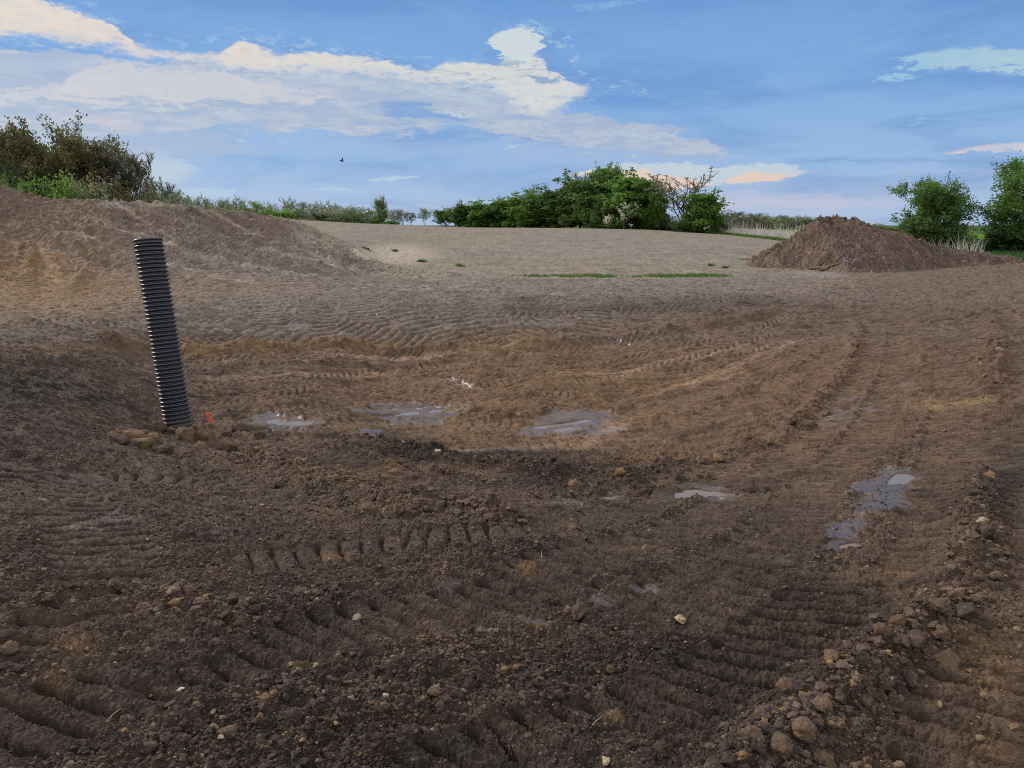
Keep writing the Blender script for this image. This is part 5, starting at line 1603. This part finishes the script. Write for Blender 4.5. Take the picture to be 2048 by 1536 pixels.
GR = leafmat('grass_blades', (.055, .100, .024)); GRD = leafmat('dark_grass_blades', (.028, .070, .018)); GRB = leafmat('crop_blades', (.10, .20, .035))
def region(n_, pxr, rr_off, dens=None):
    px = rng.uniform(pxr[0], pxr[1], n_)
    rc = np.interp(px, RC_PX, RC_R)
    r_ = rc + rng.uniform(rr_off[0], rr_off[1], n_) ** 1.0
    a = np.arctan(ray(1024, 455)[0] * 0 + (px - 1024) / FPX / (CP + (768 - 455) / FPX * SP))
    x_, y_ = r_ * np.sin(a), r_ * np.cos(a)
    return px, x_, y_
px_, x_, y_ = region(9000, (1290, 1640), (-1.5, 16))
k = rng.uniform(size=9000) < sm(px_, 1280, 1440) * .85 + .12
x_, y_, px_ = x_[k], y_[k], px_[k]
P_ = np.stack([x_, y_, base_z(x_, y_)], 1)
h_ = rng.uniform(.35, 1.0, len(x_)) * (.65 + .35 * sm(px_, 1300, 1420))
grass_obj('dry_grass', 'tall pale dry weeds and reeds along the far right edge of the field', 'dry grass', P_, h_, rng.uniform(.03, .06, len(x_)), DRYP, .16, .1)
px_, x_, y_ = region(900, (1290, 1640), (0, 12))
P_ = np.stack([x_, y_, base_z(x_, y_)], 1)
grass_obj('dry_grass', 'taller thin dry stalks standing out of the pale weeds', 'dry grass', P_, rng.uniform(.9, 2.0, len(x_)), np.full(len(x_), .03), DRY, .08, .1)
px_, x_, y_ = region(260, (1850, 1972), (-3, 6))
P_ = np.stack([x_, y_, base_z(x_, y_)], 1)
grass_obj('dry_grass', 'thin pale dry stalks between the heap and the grass on the right', 'dry grass', P_, rng.uniform(.5, 1.5, len(x_)), np.full(len(x_), .02), DRYP, .22, .3)
px_, x_, y_ = region(16000, (1270, 1600), (-2.2, 3))
P_ = np.stack([x_, y_, base_z(x_, y_)], 1)
grass_obj('grass', 'green grass margin along the foot of the reeds beyond the field', 'grass', P_, rng.uniform(.15, .4, len(x_)), np.full(len(x_), .06), GR)
px_, x_, y_ = region(60000, (1780, 2300), (-1.5, 26))
P_ = np.stack([x_, y_, base_z(x_, y_)], 1)
grass_obj('grass', 'dark green rough grass on the right beyond the bare soil', 'grass', P_, rng.uniform(.12, .42, len(x_)), np.full(len(x_), .05), GRD)
px_, x_, y_ = region(26000, (1440, 2300), (26, 75))
P_ = np.stack([x_, y_, base_z(x_, y_)], 1)
grass_obj('grass', 'bright green crop beyond the heap and the trees on the right', 'crop', P_, rng.uniform(.35, .8, len(x_)), np.full(len(x_), .14), GRB)
# weeds along the near edge of the stubble
def weeds_at(pts, n_, spread_px, name, label, kind='stuff'):
    L = world_line(pts)
    t = rng.uniform(0, len(L) - 1.001, n_); i = t.astype(int)
    xy = L[i] * (1 - (t - i))[:, None] + L[i + 1] * (t - i)[:, None]
    xy = xy + rng.normal(size=(n_, 2)) * spread_px
    dn = vnoise(xy[:, 0] * .9, xy[:, 1] * .35, 301) + .35 * vnoise(xy[:, 0] * 3, xy[:, 1] * 3, 303)
    xy = xy[dn + .5 * vnoise(xy[:, 0] * 6, xy[:, 1] * 2, 305) > -.05 + .45 * rng.uniform(size=len(dn))]
    P_ = np.stack([xy[:, 0], xy[:, 1], ground_z(xy[:, 0], xy[:, 1]) - .01], 1)
    return grass_obj(name, label, 'weeds', P_, rng.uniform(.03, .15, len(P_)), rng.uniform(.02, .045, len(P_)), GR, .7, .4, kind)
weeds_at([(1055,553),(1150,554),(1250,553),(1350,553),(1440,552)], 9000, .48, 'weeds', 'strip of low green weeds along the near edge of the stubble field')
weeds_at([(1500,520),(1560,527)], 1500, .35, 'weeds', 'green weeds at the left foot of the soil heap')
for px, py, s_, lb in ((1422,532,.35,'small green weed tuft on the stubble nearest the soil heap'),(1450,537,.4,'wider green weed tuft just below the smallest one on the stubble'),
                   (733,499,.45,'green weed tuft on the pale patch beside the earth bank'),(845,524,.5,'dark weed tuft at the lower tip of the pale patch'),
                   (920,533,.45,'faint green weed tuft left of the weed strip'),(790,503,.3,'dark small tuft in the middle of the pale patch')):
    x, y, z = spot(px, py)
    n_ = 90; q = rng.normal(size=(n_, 2)) * s_ * .19 * np.array([1.4, 1.0]) + np.array([x, y])
    P_ = np.stack([q[:, 0], q[:, 1], ground_z(q[:, 0], q[:, 1]) - .01], 1)
    o = grass_obj('weed_tuft', lb, 'weed', P_, rng.uniform(.05, .22, n_), np.full(n_, .04), GRD if 'dark' in lb else GR, .6, .4, None, (x, y, z))
# straws lying on the near mud
pxs = [(436,1068,2.2),(1083,1120,1.5),(212,1440,.8),(1180,1455,.5),(1510,1075,.6),(640,985,1.2)]
STRAW = plain('straw', (.38, .31, .2), .7, .15)
for px, py, a in pxs:
    x, y, z = spot(px, py); L_ = rng.uniform(.035, .055)
    v, f = tubes([(0, 0, 0, L_ * math.cos(a) * .5, L_ * math.sin(a) * .5, .02, .0018, .0018), (L_ * math.cos(a) * .5, L_ * math.sin(a) * .5, .02, L_ * math.cos(a), L_ * math.sin(a), .028, .0018, .001)], 5)
    o = link('straw', np_mesh('straw', v, f), STRAW); o.location = (x, y, z)
    tag(o, 'short dry straw lying on the dark mud of the foreground', 'straw', 'straws on the mud')

# ------------------------------------------------------------------ fence posts, bird
for px, pt, pb_, yy, ln_, lb in ((2033, 487, 506, 46.5, .25, 'dark thin fence post leaning left at the right edge'), (1921, 486, 500, 50, .3, 'short dark fence post leaning among the dry stalks')):
    b0 = at_y(px + 4, pb_, yy); t0 = at_y(px - 4, pt, yy); b0[2] = float(base_z(b0[0], yy)) - .1
    sg = [(0, 0, 0, *((t0 - b0) * .5), .045, .042), (*((t0 - b0) * .5), *(t0 - b0), .042, .036)]
    v, f = tubes(sg, 8)
    o = link('fence_post', np_mesh('fence_post', v, f), plain('old_post', (.035, .03, .027), .85)); o.location = b0
    tag(o, lb, 'fence post')
def bird():
    p = at_y(684, 321.5, 60.0)
    m = plain('dark_feathers', (.02, .02, .024), .8, .1)
    root = empty('bird', p); tag(root, 'small dark bird flying in the blue sky left of centre', 'bird')
    v, f = tubes([(-.20, 0, .02, -.12, 0, .02, .012, .035), (-.12, 0, .02, -.02, 0, 0, .035, .05), (-.02, 0, 0, .08, 0, -.02, .05, .035), (.08, 0, -.02, .13, 0, -.01, .032, .028), (.13, 0, -.01, .17, 0, -.02, .028, .004)], 8)
    link('body', np_mesh('body', v, f), m, root)
    for sgn, tip in ((1, (.06, .08, .22)), (-1, (.09, -.10, -.10))):
        a = np.array([(.06, 0, .01), (-.08, 0, .01), (-.02, tip[1] * .5, tip[2] * .55), (.08, tip[1] * .5, tip[2] * .55), (tip[0] - .03, tip[1], tip[2]), (tip[0] + .03, tip[1], tip[2])])
        vv_ = np.vstack([a, a + np.array([0, 0.008, .008])])
        ff = [(0, 1, 2, 3), (3, 2, 4, 5), (9, 8, 7, 6), (11, 10, 8, 9), (0, 3, 9, 6), (3, 5, 11, 9), (2, 1, 7, 8), (4, 2, 8, 10), (5, 4, 10, 11), (1, 0, 6, 7)]
        link('wing', np_mesh('wing', vv_, ff, False), m, root)
bird()
print('all', round(time.time() - T0, 1))
